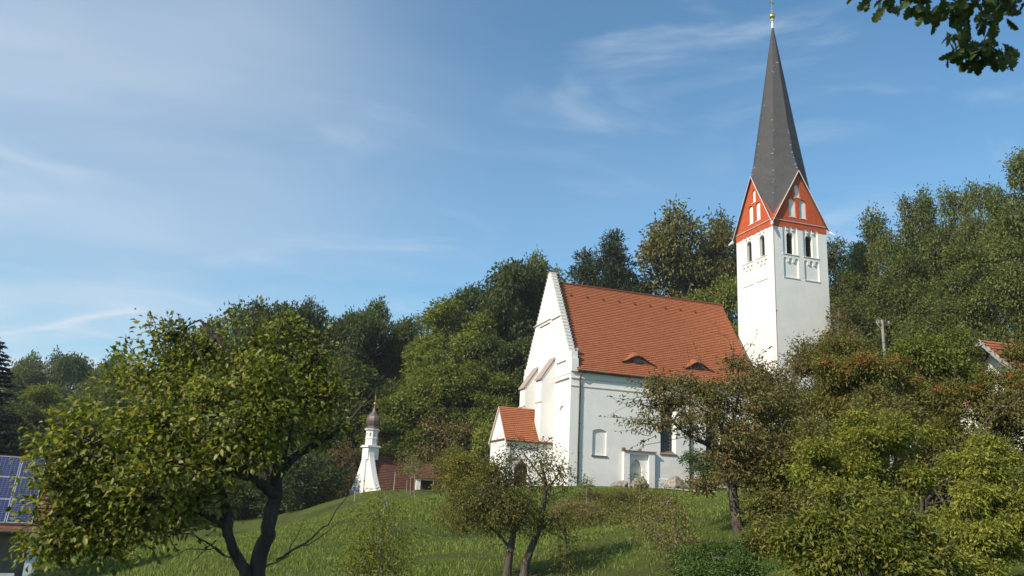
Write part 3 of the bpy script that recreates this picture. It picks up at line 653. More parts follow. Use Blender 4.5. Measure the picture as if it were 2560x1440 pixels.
# ------------------------------------------------------------------ graveyard chapel with onion turret
def build_chapel():
    base = at(941, 1226, 81); c = empty('chapel', (base[0], base[1], base[2]), math.radians(38))
    tag(c, 'small white chapel with onion-domed turret and brown tile roof below the wood', 'chapel')
    # local: x = along the ridge (away, right), y = across the gable
    sx, sz = 82/2050, 82/2050
    Wd = 5.3; m = Wd/2+.0
    prof = [(0, -2.5), (Wd, -2.5), (Wd, 0.0)]
    cur = [(0.0, 0.0), (.50, .55), (1.02, 1.35), (1.52, 2.3), (1.92, 3.2), (2.15, 4.1)]
    poly = [(0, -2.5), (Wd, -2.5)] + [(Wd-a, z-.05) for a, z in cur] + [(a, z-.05) for a, z in cur[::-1]]
    wall = MB().prism(poly, 'u', 0, .55); wall.build('gable_wall', M['plaster'], c)
    MB().prism([(.35, -2.5), (Wd-.35, -2.5), (Wd-.35, 0.0), (m, 2.95), (.35, 0.0)], 'u', .56, 6.8).build('nave_wall', M['plaster'], c)
    MB().prism([(m-.34, -2.5), (m+.34, -2.5), (m+.26, 2.96), (m-.26, 2.96)], 'u', -.16, -.002).build('wall_rib', M['plaster'], c)
    v, f, uv = [], [], []
    tiled(v, f, uv, (.57, -.15, -.35), (7.0, -.15, -.35), (.57, m, 3.35), (7.0, m, 3.35), course=.2)
    tiled(v, f, uv, (7.0, Wd+.15, -.35), (.57, Wd+.15, -.35), (7.0, m, 3.35), (.57, m, 3.35), course=.2)
    uv_mesh('roof', v, f, uv, M['old_tiles'], c)
    b = MB().box((-.14, m-.60, 2.95), (1.04, m+.60, 4.13)); t = b.build('turret_base', M['plaster'], c)
    MB().box((-.30, m-.75, 4.132), (1.20, m+.75, 4.24)).build('turret_cornice', M['plaster'], t)
    MB().box((-.22, m-.68, 4.243), (1.12, m+.68, 4.34)).build('turret_cornice', M['plaster'], t)
    cx, cy = .45, m; R = math.pi/8
    lb = MB().lathe([(.60, 4.3), (.60, 5.72)], (cx, cy, 0), 8, R)
    cut = MB()
    for k in range(8):
        a = k*math.pi/4; d = np.array([math.cos(a), math.sin(a)]); t_ = np.array([-d[1], d[0]])
        pts = [(-.09, 5.2), (.09, 5.2), (.09, 5.5), (.05, 5.58), (-.05, 5.58), (-.09, 5.5)]
        vs = [(cx+d[0]*q+t_[0]*p, cy+d[1]*q+t_[1]*p, z) for q in (.40, .75) for p, z in pts]; n = len(pts)
        cut.add(vs, [tuple(range(n)), tuple(reversed(range(n, 2*n)))]+[(i, (i+1) % n, (i+1) % n+n, i+n) for i in range(n)])
    ln = carve(lb, [cut], 'lantern', M['plaster'], c)
    MB().lathe([(.42, 5.15), (.42, 5.62)], (cx, cy, 0), 8, R).build('lantern_opening', M['glass'], ln)
    MB().lathe([(.604, 4.95), (.65, 4.98), (.65, 5.04), (.604, 5.07)], (cx, cy, 0), 8, R).build('lantern_moulding', M['plaster'], ln)
    MB().lathe([(.62, 5.73), (.78, 5.86), (.78, 5.93), (.62, 6.0)], (cx, cy, 0), 8, R).build('lantern_cornice', M['plaster'], ln)
    on = [(.76, 5.94), (.62, 6.10), (.50, 6.22), (.53, 6.32), (.63, 6.50), (.70, 6.75), (.68, 7.0), (.58, 7.22), (.42, 7.42), (.27, 7.60), (.16, 7.80), (.09, 8.05), (.05, 8.4)]
    MB().lathe(on, (cx, cy, 0), 8, R).build('onion_dome', M['onion_copper'], c)
    g = MB().lathe([(.02, 8.36)]+[(.14*math.cos(t), 8.5+.14*math.sin(t)) for t in np.linspace(-1.3, 1.3, 8)]+[(.02, 8.64)], (cx, cy, 0), 12)
    g.tube([(cx, cy, 8.6), (cx, cy, 9.5)], .028, 6); g.tube([(cx, cy-.24, 9.2), (cx, cy+.24, 9.2)], .026, 6); g.tube([(cx, cy-.16, 8.98), (cx, cy+.16, 8.98)], .022, 6)
    g.build('gilded_finial', M['gold'], c)
build_chapel()

def build_shed():
    p = at(1040, 1216, 80); s = empty('low_shed', tuple(p), RZ)
    tag(s, 'low open shed with white beam and red tile roof right of the onion-domed chapel', 'shed')
    MB().box((0, 0, -1.5), (.42, .35, .62)).build('post', M['plaster'], s)
    MB().box((2.55, 0, -1.5), (2.85, .3, .62)).build('post', M['plaster'], s)
    MB().box((-.06, -.06, .62), (2.95, .38, .80)).build('beam', M['plaster'], s)
    MB().box((.45, 1.6, -1.5), (2.9, 1.75, .61)).build('back_wall', M['wood_dark'], s)
    v, f, uv = [], [], []
    tiled(v, f, uv, (-.2, -.25, .78), (3.1, -.25, .78), (1.0, 1.3, 2.2), (2.0, 1.3, 2.2), course=.2)
    n0 = len(v)
    for tri in (((-.2, 2.85, .78), (-.2, -.25, .78), (1.0, 1.3, 2.2)), ((3.1, -.25, .78), (3.1, 2.85, .78), (2.0, 1.3, 2.2))):
        k = len(v); v.extend(tri); f.append((k, k+1, k+2)); uv += [(0, 0), (3, 0), (1.5, 2)]
    k = len(v); v.extend([(3.1, 2.85, .78), (-.2, 2.85, .78), (1.0, 1.3, 2.2), (2.0, 1.3, 2.2)]); f.append((k, k+1, k+2, k+3)); uv += [(0, 0), (3, 0), (2, 2), (1, 2)]
    uv_mesh('roof', v, f, uv, M['old_tiles'], s)
build_shed()

# ------------------------------------------------------------------ solar-roofed house on the left
def build_solar_house():
    e = at(-30, 1311, 36); hz = math.radians(27); pitch = math.radians(36)
    h = empty('house', (e[0], e[1], e[2]), hz); tag(h, 'low house with blue solar panels on its roof behind the leafy fruit tree', 'house')
    # local x right, y back, z up; origin = eave at the left; roof right end at x = R
    R = 2.40; L = -5.0; run = 2.75*math.cos(pitch); rise = 2.75*math.sin(pitch)
    sl = lambda t: (t*math.cos(pitch), t*math.sin(pitch))
    v, f, uv = [], [], []
    tiled(v, f, uv, (L, -.25, -.20), (R, -.25, -.20), (L, sl(5.0)[0], sl(5.0)[1]), (R, sl(5.0)[0], sl(5.0)[1]), course=.3)
    tiled(v, f, uv, (R, 2*sl(5.0)[0]+.25, -.2), (L, 2*sl(5.0)[0]+.25, -.2), (R, sl(5.0)[0], sl(5.0)[1]), (L, sl(5.0)[0], sl(5.0)[1]), course=.3)
    uv_mesh('roof', v, f, uv, M['old_tiles'], h)
    MB().prism([(.9, -6), (2*sl(5)[0]-.9, -6), (2*sl(5)[0]-.9, .2), (sl(5)[0], sl(5)[1]-.3), (.9, .2)], 'u', L+.3, 1.9).build('wall', M['shaded_stucco'], h)
    MB().tube([(L, -.33, -.24), (R, -.33, -.24)], .08, 8).build('gutter', M['brown_tile_trim'], h)
    MB().box((1.6, .05, -6), (2.0, .4, -.32)).build('porch_post', M['white_metal'], h)
    MB().box((L+.5, .10, -2.6), (1.3, .24, -1.95)).build('balcony_panel', M['white_metal'], h)
    pw, ph = 1.02, 1.6
    for r in range(3):
        for k in range(-4, 3):
            off = -.42
            x0 = off+k*pw + .02; x1 = off+(k+1)*pw-.02; t0, t1 = .02+r*ph+.015, .02+(r+1)*ph-.015
            if x1 > R: continue
            def q(x, t, d): y, z = sl(t); return (x, y-math.sin(pitch)*d, z+math.cos(pitch)*d)
            fr = MB().add([q(x0, t0, .04), q(x1, t0, .04), q(x1, t1, .04), q(x0, t1, .04), q(x0, t0, .10), q(x1, t0, .10), q(x1, t1, .10), q(x0, t1, .10)],
                          [(0, 3, 2, 1), (4, 5, 6, 7), (0, 1, 5, 4), (1, 2, 6, 5), (2, 3, 7, 6), (3, 0, 4, 7)])
            o = fr.build('solar_panel', M['panel_frame'], h); i = .035
            uv_mesh('solar_cells', [q(x0+i, t0+i, .104), q(x1-i, t0+i, .104), q(x1-i, t1-i, .104), q(x0+i, t1-i, .104)], [(0, 1, 2, 3)], [(0, 0), (1, 0), (1, 1), (0, 1)], M['solar'], o)
build_solar_house()

# ------------------------------------------------------------------ house gable on the hillside at the right
def build_hill_house():
    apex = at(2449, 850, 45); rz = math.radians(14); h = empty('house', (apex[0], apex[1], apex[2]), rz)
    tag(h, 'white house gable with red tile roof half hidden by rowan bushes on the hillside', 'house')
    # gable faces left/-x, ridge runs +x; local z=0 at ridge
    hw, dr = 4.2, 3.9
    v, f, uv = [], [], []
    tiled(v, f, uv, (0, -hw-.5, -dr-.45), (9, -hw-.5, -dr-.45), (0, 0, 0), (9, 0, 0), course=.3)
    tiled(v, f, uv, (9, hw+.5, -dr-.45), (0, hw+.5, -dr-.45), (9, 0, 0), (0, 0, 0), course=.3)
    uv_mesh('roof', v, f, uv, M['tiles'], h)
    MB().prism([(-hw, -9), (hw, -9), (hw, -dr-.15), (0, -.22), (-hw, -dr-.15)], 'u', 1.1, 8.8).build('gable_wall', M['plaster'], h)
    for sg in (-1, 1):
        y = sg*(hw+.5); MB().add([(-.04, y, -dr-.43), (-.04, 0, .04), (-.04, 0, -.30), (-.04, y, -dr-.75), (.0, y, -dr-.43), (.0, 0, .04), (.0, 0, -.30), (.0, y, -dr-.75)],
                                 [(0, 1, 2, 3), (7, 6, 5, 4), (0, 4, 5, 1), (3, 2, 6, 7), (0, 3, 7, 4)]).build('bargeboard', M['wood_grey'], h)
        so = MB().add([(0, y, -dr-.50), (1.09, y, -dr-.50), (1.09, 0, -.06), (0, 0, -.06), (0, y, -dr-.56), (1.09, y, -dr-.56), (1.09, 0, -.12), (0, 0, -.12)],
                      [(0, 1, 2, 3), (7, 6, 5, 4), (0, 4, 5, 1), (1, 5, 6, 2)]).build('soffit', M['wood_dark'], h)
    o = MB().box((1.05, -1.0, -4.2), (1.09, .2, -2.9)).build('window', M['glass'], h)
    MB().box((1.02, -1.06, -4.26), (1.045, .26, -4.18)).build('sill', M['white_metal'], o)
build_hill_house()

def build_pole():
    top = at(2206, 800, 40); g = gz(top[0], top[1]); p = empty('utility_pole', (top[0], top[1], g-.2))
    tag(p, 'weathered wooden utility pole with insulators rising above the rowan bushes', 'utility pole')
    hh = top[2]-g+.2
    MB().tube([(0, 0, 0), (.0, 0, hh*.6), (-.02, 0, hh)], [.09, .08, .07], 10).build('pole', M['pole_wood'], p)
    MB().box((-.28, -.05, hh-.30), (.34, .05, hh-.20)).build('crossarm', M['wood_dark'], p)
    MB().tube([(-.1, -.02, hh-.45), (-.26, -.05, hh-.30), (-.34, -.05, hh-.08), (-.28, -.05, hh+.02), (-.18, -.05, hh-.05)], .03, 6).build('bracket', M['lead'], p)
    for x in (-.30, -.2, .30):
        MB().lathe([(.02, -.02), (.05, 0), (.04, .05), (.055, .09), (.035, .13), (.015, .14)], (x, -.02, hh-.18), 10).build('insulator', M['lead'], p)
build_pole()

# ------------------------------------------------------------------ rocks and path
def rock(px, py, Y, wpx, hpx, seed, label):
    b = at(px, py, Y); w, h = wpx/2050*Y, hpx/2050*Y; r = np.random.default_rng(seed)
    bm = bmesh.new(); bmesh.ops.create_icosphere(bm, subdivisions=4, radius=1)
    ds = r.normal(size=(16, 3)); ds /= np.linalg.norm(ds, axis=1)[:, None]; th_ = r.uniform(.52, .86, 16)
    for v in bm.verts:
        p = np.array(v.co)
        for d, t in zip(ds, th_):
            e = p@d
            if e > t: p = p-d*(e-t)*.92
        p = p*(1+.05*math.sin(9*p[0]+seed)*math.sin(11*p[2])+.04*math.sin(17*p[1]+3*p[0]))
        p[2] = p[2] if p[2] > -.4 else -.4+(p[2]+.4)*.2
        v.co = (p[0]*w/2/.8, p[1]*w/2.3/.8, (p[2]+.4)*h/1.25*(1+.25*(p[0]*.6-.1)))
    me = bpy.data.meshes.new('boulder'); bm.to_mesh(me); bm.free(); me.materials.append(M['rock'])
    o = link('boulder', me); o.location = (b[0], b[1], gz(b[0], b[1])-.22); o.rotation_euler = (0, 0, r.uniform(0, 6)); tag(o, label, 'boulder')
rock(1551, 1216, 72.4, 46, 26, 3, 'low brown boulder left of the white portal')
rock(1601, 1216, 72.6, 46, 36, 8, 'pale boulder standing in front of the blind portal arch')
rock(1689, 1216, 74.2, 46, 32, 12, 'pointed grey boulder against the wall under the barred window')
def build_path():
    pts = [at(*q) for q in ((1610, 1214, 73.6), (1650, 1216, 72.6), (1700, 1221, 70), (1765, 1229, 66.5), (1820, 1236, 64.5))]
    V, F = [], []
    fine = []
    for i in range(len(pts)-1):
        for t in np.linspace(0, 1, 6)[:-1]: fine.append(pts[i]+(pts[i+1]-pts[i])*t)
    for i, p in enumerate(fine):
        d = fine[min(i+1, len(fine)-1)]-fine[max(i-1, 0)]; n = np.array([-d[1], d[0], 0]); n /= np.linalg.norm(n); wd = .85+.06*math.sin(i*1.7)
        for s in (-1, 1): q = p+n*wd*s; V.append((q[0], q[1], gz(q[0], q[1])+.06))
        if i: k = 2*i; F.append((k-2, k-1, k+1, k))
    o = link('path', fast_mesh('path', V, [np.array(F)], M['gravel'])); structure(o)
build_path()
# ------------------------------------------------------------------ vegetation
def unit(a): return a/np.maximum(np.linalg.norm(a, axis=-1, keepdims=True), 1e-9)
def leaf_mesh(name, P, D, Nn, L, Wd, mat, fine=False, fold=.16, droop=.12):
    P, D, Nn = map(np.asarray, (P, D, Nn)); n = len(P); D = unit(D); S = unit(np.cross(D, Nn)); Nn = np.cross(S, D); L = np.broadcast_to(L, n)[:, None]; Wd = np.broadcast_to(Wd, n)[:, None]
    if not fine:
        V = np.stack([P, P+D*L*.45+S*Wd*.5+Nn*L*fold, P+D*L-Nn*L*droop, P+D*L*.45-S*Wd*.5+Nn*L*fold], 1).reshape(-1, 3)
        b = np.arange(n)[:, None]*4; F = np.concatenate([b+np.array([[0, 1, 2]]), b+np.array([[0, 2, 3]])])
    else:
        V = np.stack([P, P+D*L*.28+S*Wd*.42+Nn*L*fold*.8, P+D*L*.62+S*Wd*.42+Nn*L*(fold*.8-droop*.3), P+D*L-Nn*L*droop, P+D*L*.62-S*Wd*.42+Nn*L*(fold*.8-droop*.3), P+D*L*.28-S*Wd*.42+Nn*L*fold*.8, P+D*L*.55-Nn*L*droop*.2], 1).reshape(-1, 3)
        b = np.arange(n)[:, None]*7
        F = np.concatenate([b+np.array([[*t]]) for t in ((0, 1, 6), (1, 2, 6), (2, 3, 6), (3, 4, 6), (4, 5, 6), (5, 0, 6))])
    return fast_mesh(name, V, [F], mat)
class Wood:
    def __init__(s): s.V = []; s.F = []; s.n = 0
    def tube(s, pts, r0, r1, n=5, power=1.0):
        pts = np.asarray(pts, float); m = len(pts); t = np.linspace(0, 1, m)**power; rad = r0+(r1-r0)*t
        tg = unit(np.gradient(pts, axis=0)); a = np.empty_like(tg); q = np.array([1.0, .13, .07]) if abs(tg[0, 0]) < .8 else np.array([.1, 1.0, .05])
        for i in range(m):
            q = q-tg[i]*(q@tg[i]); q = q/max(np.linalg.norm(q), 1e-9); a[i] = q
        b = np.cross(tg, a)
        an = np.arange(n)*2*math.pi/n
        ring = pts[:, None]+(a[:, None]*np.cos(an)[None, :, None]+b[:, None]*np.sin(an)[None, :, None])*rad[:, None, None]
        s.V.append(ring.reshape(-1, 3)); i = np.arange(m-1)[:, None]*n; k = np.arange(n)[None]; k2 = (k+1) % n
        s.F.append((np.stack([i+k, i+k2, i+n+k2, i+n+k], -1).reshape(-1, 4))+s.n); s.n += m*n; return s
    def build(s, name, mat, parent): return link(name, fast_mesh(name, np.concatenate(s.V), [np.concatenate(s.F)], mat, smooth=True), parent)
def limb(a, b, rng, bend=.12, n=6, sag=0.0):
    a, b = np.asarray(a, float), np.asarray(b, float); t = np.linspace(0, 1, n)[:, None]; d = np.linalg.norm(b-a)
    p = a+(b-a)*t; off = rng.normal(0, bend*d, 3); p = p+off*np.sin(math.pi*t)*.6 + np.array([0, 0, sag*d])*np.sin(math.pi*t)
    p[1:-1] += rng.normal(0, .03*d, (n-2, 3)); return p
def spray_leaves(rng, C, O, n_per, sig, L, up=.6, out=.5, hang=.2, flat=.7, lw=.5):
    """leaves in little clusters around centres C with outward directions O"""
    k = len(C); c = np.repeat(C, n_per, 0); o = np.repeat(O, n_per, 0); g = rng.normal(0, 1, (k*n_per, 3))*sig; g[:, 2] *= flat
    P = c+g; D = unit(o*out+unit(g)*.6+rng.normal(0, .5, g.shape)+np.array([0, 0, -hang])); N_ = unit(np.array([0, 0, up])+o*.45+rng.normal(0, .45, g.shape))
    l = L*rng.uniform(.65, 1.25, len(P)); return P, D, N_, l, l*lw*rng.uniform(.8, 1.15, len(P))
def shell(rng, n, c, r, lo=.6, top=.0):
    d = unit(rng.normal(size=(n*2, 3))); d = d[d[:, 2] > -1+top][:n]; rr = lo+(1-lo)*rng.random((len(d), 1))**.6
    return np.asarray(c)+d*np.asarray(r)*rr, unit(d/np.asarray(r))
def generic_tree(name, seed, h, crown, lobes, leaf, trunk_r, nclus, nper, sig, L, bark='bark', kind='round', flat=.7, hang=.2, lw=.55, lobe_r=(.26, .40), squash=.8):
    """crown = (z0, z1, rx): a crown volume filled by lobes, lobes by leaf clusters"""
    rng = np.random.default_rng(seed); root = empty(name, (0, 0, 0)); z0, z1, rx = crown; zc = (z0+z1)/2; rz = (z1-z0)/2
    centres = []
    for i in range(lobes):
        for _ in range(60):
            d = unit(rng.normal(size=3)); t = rng.random()**.35
            if kind == 'round': p = np.array([d[0]*rx*t, d[1]*rx*t, zc+d[2]*rz*t])*1.0
            elif kind == 'cone':
                q = rng.random()**.75; a = rng.uniform(0, 6.283); rr = rx*(1-q)**.8*rng.random()**.35+.05; p = np.array([rr*math.cos(a), rr*math.sin(a), z0+(z1-z0)*q])
            elif kind == 'vase':
                q = rng.random()**.8; a = rng.uniform(0, 6.283); rr = rx*(.12+.88*math.sin(math.pi*(q*.84+.13)))*rng.random()**.4; p = np.array([rr*math.cos(a), rr*math.sin(a), z0+(z1-z0)*q])
            if all(np.linalg.norm((p-c)*np.array([1, 1, 1/.9])) > rx*.30 for c, _ in centres): break
        r = rx*rng.uniform(*lobe_r)*(1 if kind != 'cone' else (.45+.75*(1-(p[2]-z0)/(z1-z0))))
        centres.append((p, r))
    wood = Wood(); top = np.array([rng.normal(0, .03*h), rng.normal(0, .03*h), z0+(z1-z0)*.72]) if kind != 'cone' else np.array([0, 0, z1])
    tr = limb((0, 0, -.6), top, rng, .03, 10); wood.tube(tr, trunk_r, trunk_r*.22, 9)
    tot = sum(r**2 for _, r in centres); C, O = [], []
    for p, r in centres:
        tz = np.clip((p[2]-.25*np.hypot(p[0], p[1])-.3*(p[2]-z0)*.5), z0*.8, top[2]*.98); i = np.argmin(abs(tr[:, 2]-tz)); a = tr[i]
        b = limb(a, p, rng, .08, 6, .04); wood.tube(b, trunk_r*.32, trunk_r*.07, 5)
        for _ in range(3):
            q, _o = shell(rng, 1, p, r*np.array([1, 1, squash])); 
            if len(q): wood.tube(limb(b[3+rng.integers(0, 2)], q[0], rng, .08, 4), trunk_r*.10, trunk_r*.025, 4)
        c, o = shell(rng, max(4, int(nclus*r*r/tot)), p, r*np.array([1, 1, squash]), .45, .25)
        C.append(c); O.append(unit(o+.5*unit(c-np.array([0, 0, zc-.3*rz]))))
    C, O = np.concatenate(C), np.concatenate(O)
    wood.build('trunk', M[bark], root)
    P, D, N_, l, w = spray_leaves(rng, C, O, nper, sig, L, flat=flat, hang=hang, lw=lw)
    link('crown', leaf_mesh('crown', P, D, N_, l, w, LM[leaf]), root)
    hh = np.percentile(P[:, 2], 99.7); ww = (np.percentile(P[:, 0], 98.5)-np.percentile(P[:, 0], 1.5)+np.percentile(P[:, 1], 98.5)-np.percentile(P[:, 1], 1.5))/2
    root['h'] = float(hh); root['w'] = float(ww); return dict(root=root, h=float(hh), w=float(ww), used=False)
def conifer(name, seed, h, r, leaf, tiers, per, L):
    rng = np.random.default_rng(seed); root = empty(name); w = Wood(); w.tube(limb((0, 0, -.5), (0, 0, h*.99), rng, .008, 10), h*.016, .015, 8); P, D, N_ = [], [], []
    for i in range(tiers):
        q = i/tiers; z = h*(.06+.93*q); rr = r*(1-q)**.85+.12
        nb = rng.integers(6, 10)
        for k in range(nb):
            a = rng.uniform(0, 6.283); d = np.array([math.cos(a), math.sin(a), 0]); ln = rr*rng.uniform(.75, 1.1); n = 6; t = np.linspace(0, 1, n)[:, None]
            pts = np.array([0, 0, z])+d*ln*t+np.array([0, 0, 1])*(-.35*ln*t*(1-.75*t)+.0); w.tube(pts, .03+.012*rr, .008, 4)
            m = max(8, int(per*ln)); tt = rng.uniform(.12, 1, m)[:, None]; side = np.cross(d, [0, 0, 1]); sp = (1-tt)*ln*.33+.08
            b = np.array([0, 0, z])+d*ln*tt+np.array([0, 0, 1])*(-.35*ln*tt*(1-.75*tt)); s = rng.uniform(-1, 1, (m, 1)); P.append(b+side*s*sp-np.array([0, 0, 1])*abs(s)*.05)
            D.append(d*.8+side*s*.7+rng.normal(0, .2, (m, 3))-np.array([0, 0, .25])); N_.append(np.array([0, 0, 1])+rng.normal(0, .35, (m, 3)))
    P, D, N_ = map(np.concatenate, (P, D, N_)); l = L*rng.uniform(.7, 1.3, len(P))
    w.build('trunk', M['bark'], root); link('crown', leaf_mesh('crown', P, D, N_, l, l*.35, LM[leaf], fold=.05), root)
    return dict(root=root, h=h, w=2*r, used=False)
PROTO = {
 'oak_tree': [generic_tree('oak_tree', 11, 15, (3, 15, 5.6), 42, 'dark', .42, 1700, 20, .30, .34, flat=.8, lobe_r=(.17, .33)),
              generic_tree('oak_tree', 12, 15, (2, 15, 5.2), 38, 'dark', .40, 1600, 20, .31, .34, flat=.8, lobe_r=(.17, .34)),
              generic_tree('oak_tree', 17, 14, (1.5, 14, 5.6), 42, 'oak', .40, 1700, 20, .30, .34, flat=.8, lobe_r=(.17, .33))],
 'ash_tree': [generic_tree('ash_tree', 21, 14, (2, 14, 4.6), 38, 'ash', .32, 1500, 22, .36, .34, flat=.6, hang=.4, lw=.42, squash=.8, lobe_r=(.16, .34)),
              generic_tree('ash_tree', 22, 14, (1, 14, 4.4), 38, 'ash', .30, 1500, 22, .36, .34, flat=.6, hang=.4, lw=.42, squash=.8, lobe_r=(.16, .34))],
 'robinia_tree': [generic_tree('robinia_tree', 31, 18, (3, 18, 4.8), 44, 'robinia', .34, 1500, 22, .32, .29, 'bark', 'vase', flat=.8, hang=.35, lw=.5, squash=1.15, lobe_r=(.13, .25)),
                  generic_tree('robinia_tree', 32, 18, (2, 18, 4.6), 46, 'robinia', .34, 1500, 22, .32, .29, 'bark', 'vase', flat=.8, hang=.35, lw=.5, squash=1.15, lobe_r=(.13, .25))],
 'birch_tree': [generic_tree('birch_tree', 41, 17, (3, 17, 3.9), 26, 'autumn', .28, 1000, 18, .36, .36, 'bark', 'vase', flat=.8, hang=.4, lw=.5, lobe_r=(.22, .34))],
 'pine_tree': [generic_tree('pine_tree', 51, 17, (4, 17, 3.2), 26, 'pine', .30, 1100, 26, .30, .34, 'bark', 'cone', flat=.6, hang=-.3, lw=.22, lobe_r=(.30, .44))],
 'spruce_tree': [conifer('spruce_tree', 55, 14, 2.9, 'spruce', 44, 26, .34)],
 'shrub': [generic_tree('shrub', 61, 3, (.1, 3, 1.5), 22, 'hedge', .06, 420, 18, .13, .15, flat=.8),
           generic_tree('shrub', 62, 3.2, (.1, 3.2, 1.5), 20, 'reddish', .05, 300, 14, .17, .13, flat=.9, lobe_r=(.24, .38)),
           generic_tree('shrub', 63, 3, (.1, 3, 1.5), 22, 'brush', .05, 420, 16, .15, .13, flat=.9, lobe_r=(.24, .36)),
           generic_tree('shrub', 64, 3, (.1, 3, 1.5), 22, 'ash', .05, 430, 18, .15, .15, flat=.7),
           generic_tree('shrub', 65, 3, (.1, 3, 1.5), 22, 'willow', .05, 420, 16, .15, .12, flat=.9)],
 'yellow_bush': [generic_tree('yellow_bush', 66, 3, (.1, 3, 1.6), 22, 'yellow', .05, 420, 16, .15, .15, flat=.8)],
}
COUNT = [0]
def place(kind, var, px, py, wpx, Y, label, cat='tree', group=None, rot=None, zsink=.0, ymul=1.0):
    pr = PROTO[kind][var]; top = at(px, py, Y); g = gz(top[0], top[1])-zsink; h = top[2]-g
    if not pr['used']: o = pr['root']; pr['used'] = True
    else: o = copy_tree(pr['root'])
    COUNT[0] += 1; sxy = wpx/FPX*Y/pr['w']; o.location = (top[0], top[1], g); o.scale = (sxy, sxy*ymul, h/pr['h'])
    o.rotation_euler = (0, 0, rot if rot is not None else (COUNT[0]*2.399) % 6.283)
    for k in ('group',):
        if k in o: del o[k]
    tag(o, label, cat, group); return o
WOOD_L, WOOD_C, WOOD_R = 'trees of the far wood on the left', 'oaks of the wood behind the chapel', 'trees of the wood behind the tower'
# far wood, left
place('oak_tree', 2, 30, 925, 170, 175, 'hazy round tree just right of the blue spruce in the far wood', group=WOOD_L)
place('oak_tree', 2, 100, 897, 150, 180, 'hazy round tree with a domed top beside the spruce in the far wood', group=WOOD_L)
place('oak_tree', 0, 188, 890, 150, 178, 'tallest domed tree of the far wood left of the fruit tree', group=WOOD_L)
place('oak_tree', 2, 272, 896, 150, 172, 'hazy tree of the far wood touching the fruit tree on its left', group=WOOD_L)
place('ash_tree', 1, 150, 975, 210, 120, 'brownish green low tree in front of the far wood', group=WOOD_L, ymul=1.2)
place('oak_tree', 0, 45, 1010, 190, 110, 'dark low tree beside the blue spruce above the solar roof', group=WOOD_L)
place('oak_tree', 2, 350, 920, 200, 150, 'far tree seen between branches of the fruit tree', group=WOOD_L)
place('oak_tree', 0, 300, 1040, 260, 105, 'dark tree seen through the middle of the fruit tree', group=WOOD_L)
place('oak_tree', 1, 430, 960, 240, 118, 'far tree seen between branches of the fruit tree', group=WOOD_L)
place('oak_tree', 1, 560, 1010, 240, 100, 'dark tree seen through the right half of the fruit tree', group=WOOD_L)
place('spruce_tree', 0, 2, 838, 250, 66, 'tall blue spruce at the left edge behind the solar roof', 'spruce')
# wood behind the chapel
place('oak_tree', 2, 525, 806, 230, 112, 'oak with brownish top peeping over the crown of the fruit tree', group=WOOD_C)
place('oak_tree', 0, 692, 762, 250, 104, 'big dark oak rising highest above the fruit tree', group=WOOD_C)
place('oak_tree', 1, 792, 766, 150, 108, 'narrow dark oak between the big oak and the chapel wood', group=WOOD_C)
place('oak_tree', 0, 872, 800, 190, 106, 'lower dark oak left of the domed oak above the chapel', group=WOOD_C)
place('oak_tree', 1, 955, 762, 200, 110, 'dark domed oak standing straight above the onion-domed chapel', group=WOOD_C)
place('ash_tree', 0, 1050, 788, 170, 112, 'mid green tree just right of the domed oak above the chapel', group=WOOD_C)
place('ash_tree', 1, 1140, 766, 230, 102, 'light green feathery ash in front of the dark oaks', 'ash tree')
place('oak_tree', 1, 1205, 730, 200, 108, 'dark oak between the light ash and the tallest oaks', group=WOOD_C)
place('oak_tree', 0, 1282, 672, 240, 107, 'tall dark oak left of the stepped church gable', group=WOOD_C)
place('oak_tree', 2, 1352, 662, 190, 112, 'tall dark oak whose top shows behind the gable peak', group=WOOD_C)
place('oak_tree', 1, 760, 900, 260, 92, 'dark lower tree behind the right edge of the fruit tree', group=WOOD_C)
place('oak_tree', 2, 905, 905, 230, 94, 'dark leafy tree directly behind the onion dome', group=WOOD_C)
place('ash_tree', 0, 1075, 890, 240, 92, 'mid green spreading ash right of the onion dome', 'ash tree')
place('ash_tree', 1, 1010, 990, 170, 89, 'yellow-green young ash just right of the onion dome', 'ash tree')
place('ash_tree', 0, 1210, 915, 200, 91, 'bright green young ash directly left of the church porch', 'ash tree')
place('oak_tree', 0, 1260, 850, 220, 97, 'dark oak behind the left edge of the church gable', group=WOOD_C)
place('oak_tree', 1, 1130, 960, 210, 97, 'shaded oak half hidden between the ashes beside the porch', group=WOOD_C)
# wood behind nave and tower
place('pine_tree', 0, 1462, 638, 190, 118, 'dark pine with rounded top behind the church ridge', 'pine')
place('pine_tree', 0, 1542, 594, 170, 116, 'taller dark pine standing second from the gable behind the ridge', 'pine')
place('oak_tree', 2, 1600, 690, 190, 120, 'green oak filling the gap between pine and brown birch', group=WOOD_R)
place('birch_tree', 0, 1690, 532, 210, 114, 'brown-tinged tall birch rising behind the church ridge', 'birch')
place('oak_tree', 1, 1740, 660, 150, 122, 'green oak half hidden behind the two birches', group=WOOD_R)
place('birch_tree', 0, 1815, 545, 170, 116, 'brown-tinged birch touching the left side of the tower', 'birch')
place('ash_tree', 1, 1800, 700, 180, 108, 'green ash between the roof end and the tower', 'ash tree')
place('robinia_tree', 0, 2105, 612, 230, 100, 'low rounded tree immediately right of the tower', group=WOOD_R)
place('robinia_tree', 1, 2190, 540, 200, 92, 'tall green tree second from the tower on the hillside', group=WOOD_R)
place('robinia_tree', 0, 2285, 496, 190, 84, 'tall loose-crowned tree above the utility pole', group=WOOD_R)
place('robinia_tree', 1, 2378, 480, 170, 86, 'tall thin-topped tree right of the one above the pole', group=WOOD_R)
place('robinia_tree', 0, 2452, 470, 160, 78, 'tall open tree just left of the highest tree', group=WOOD_R)
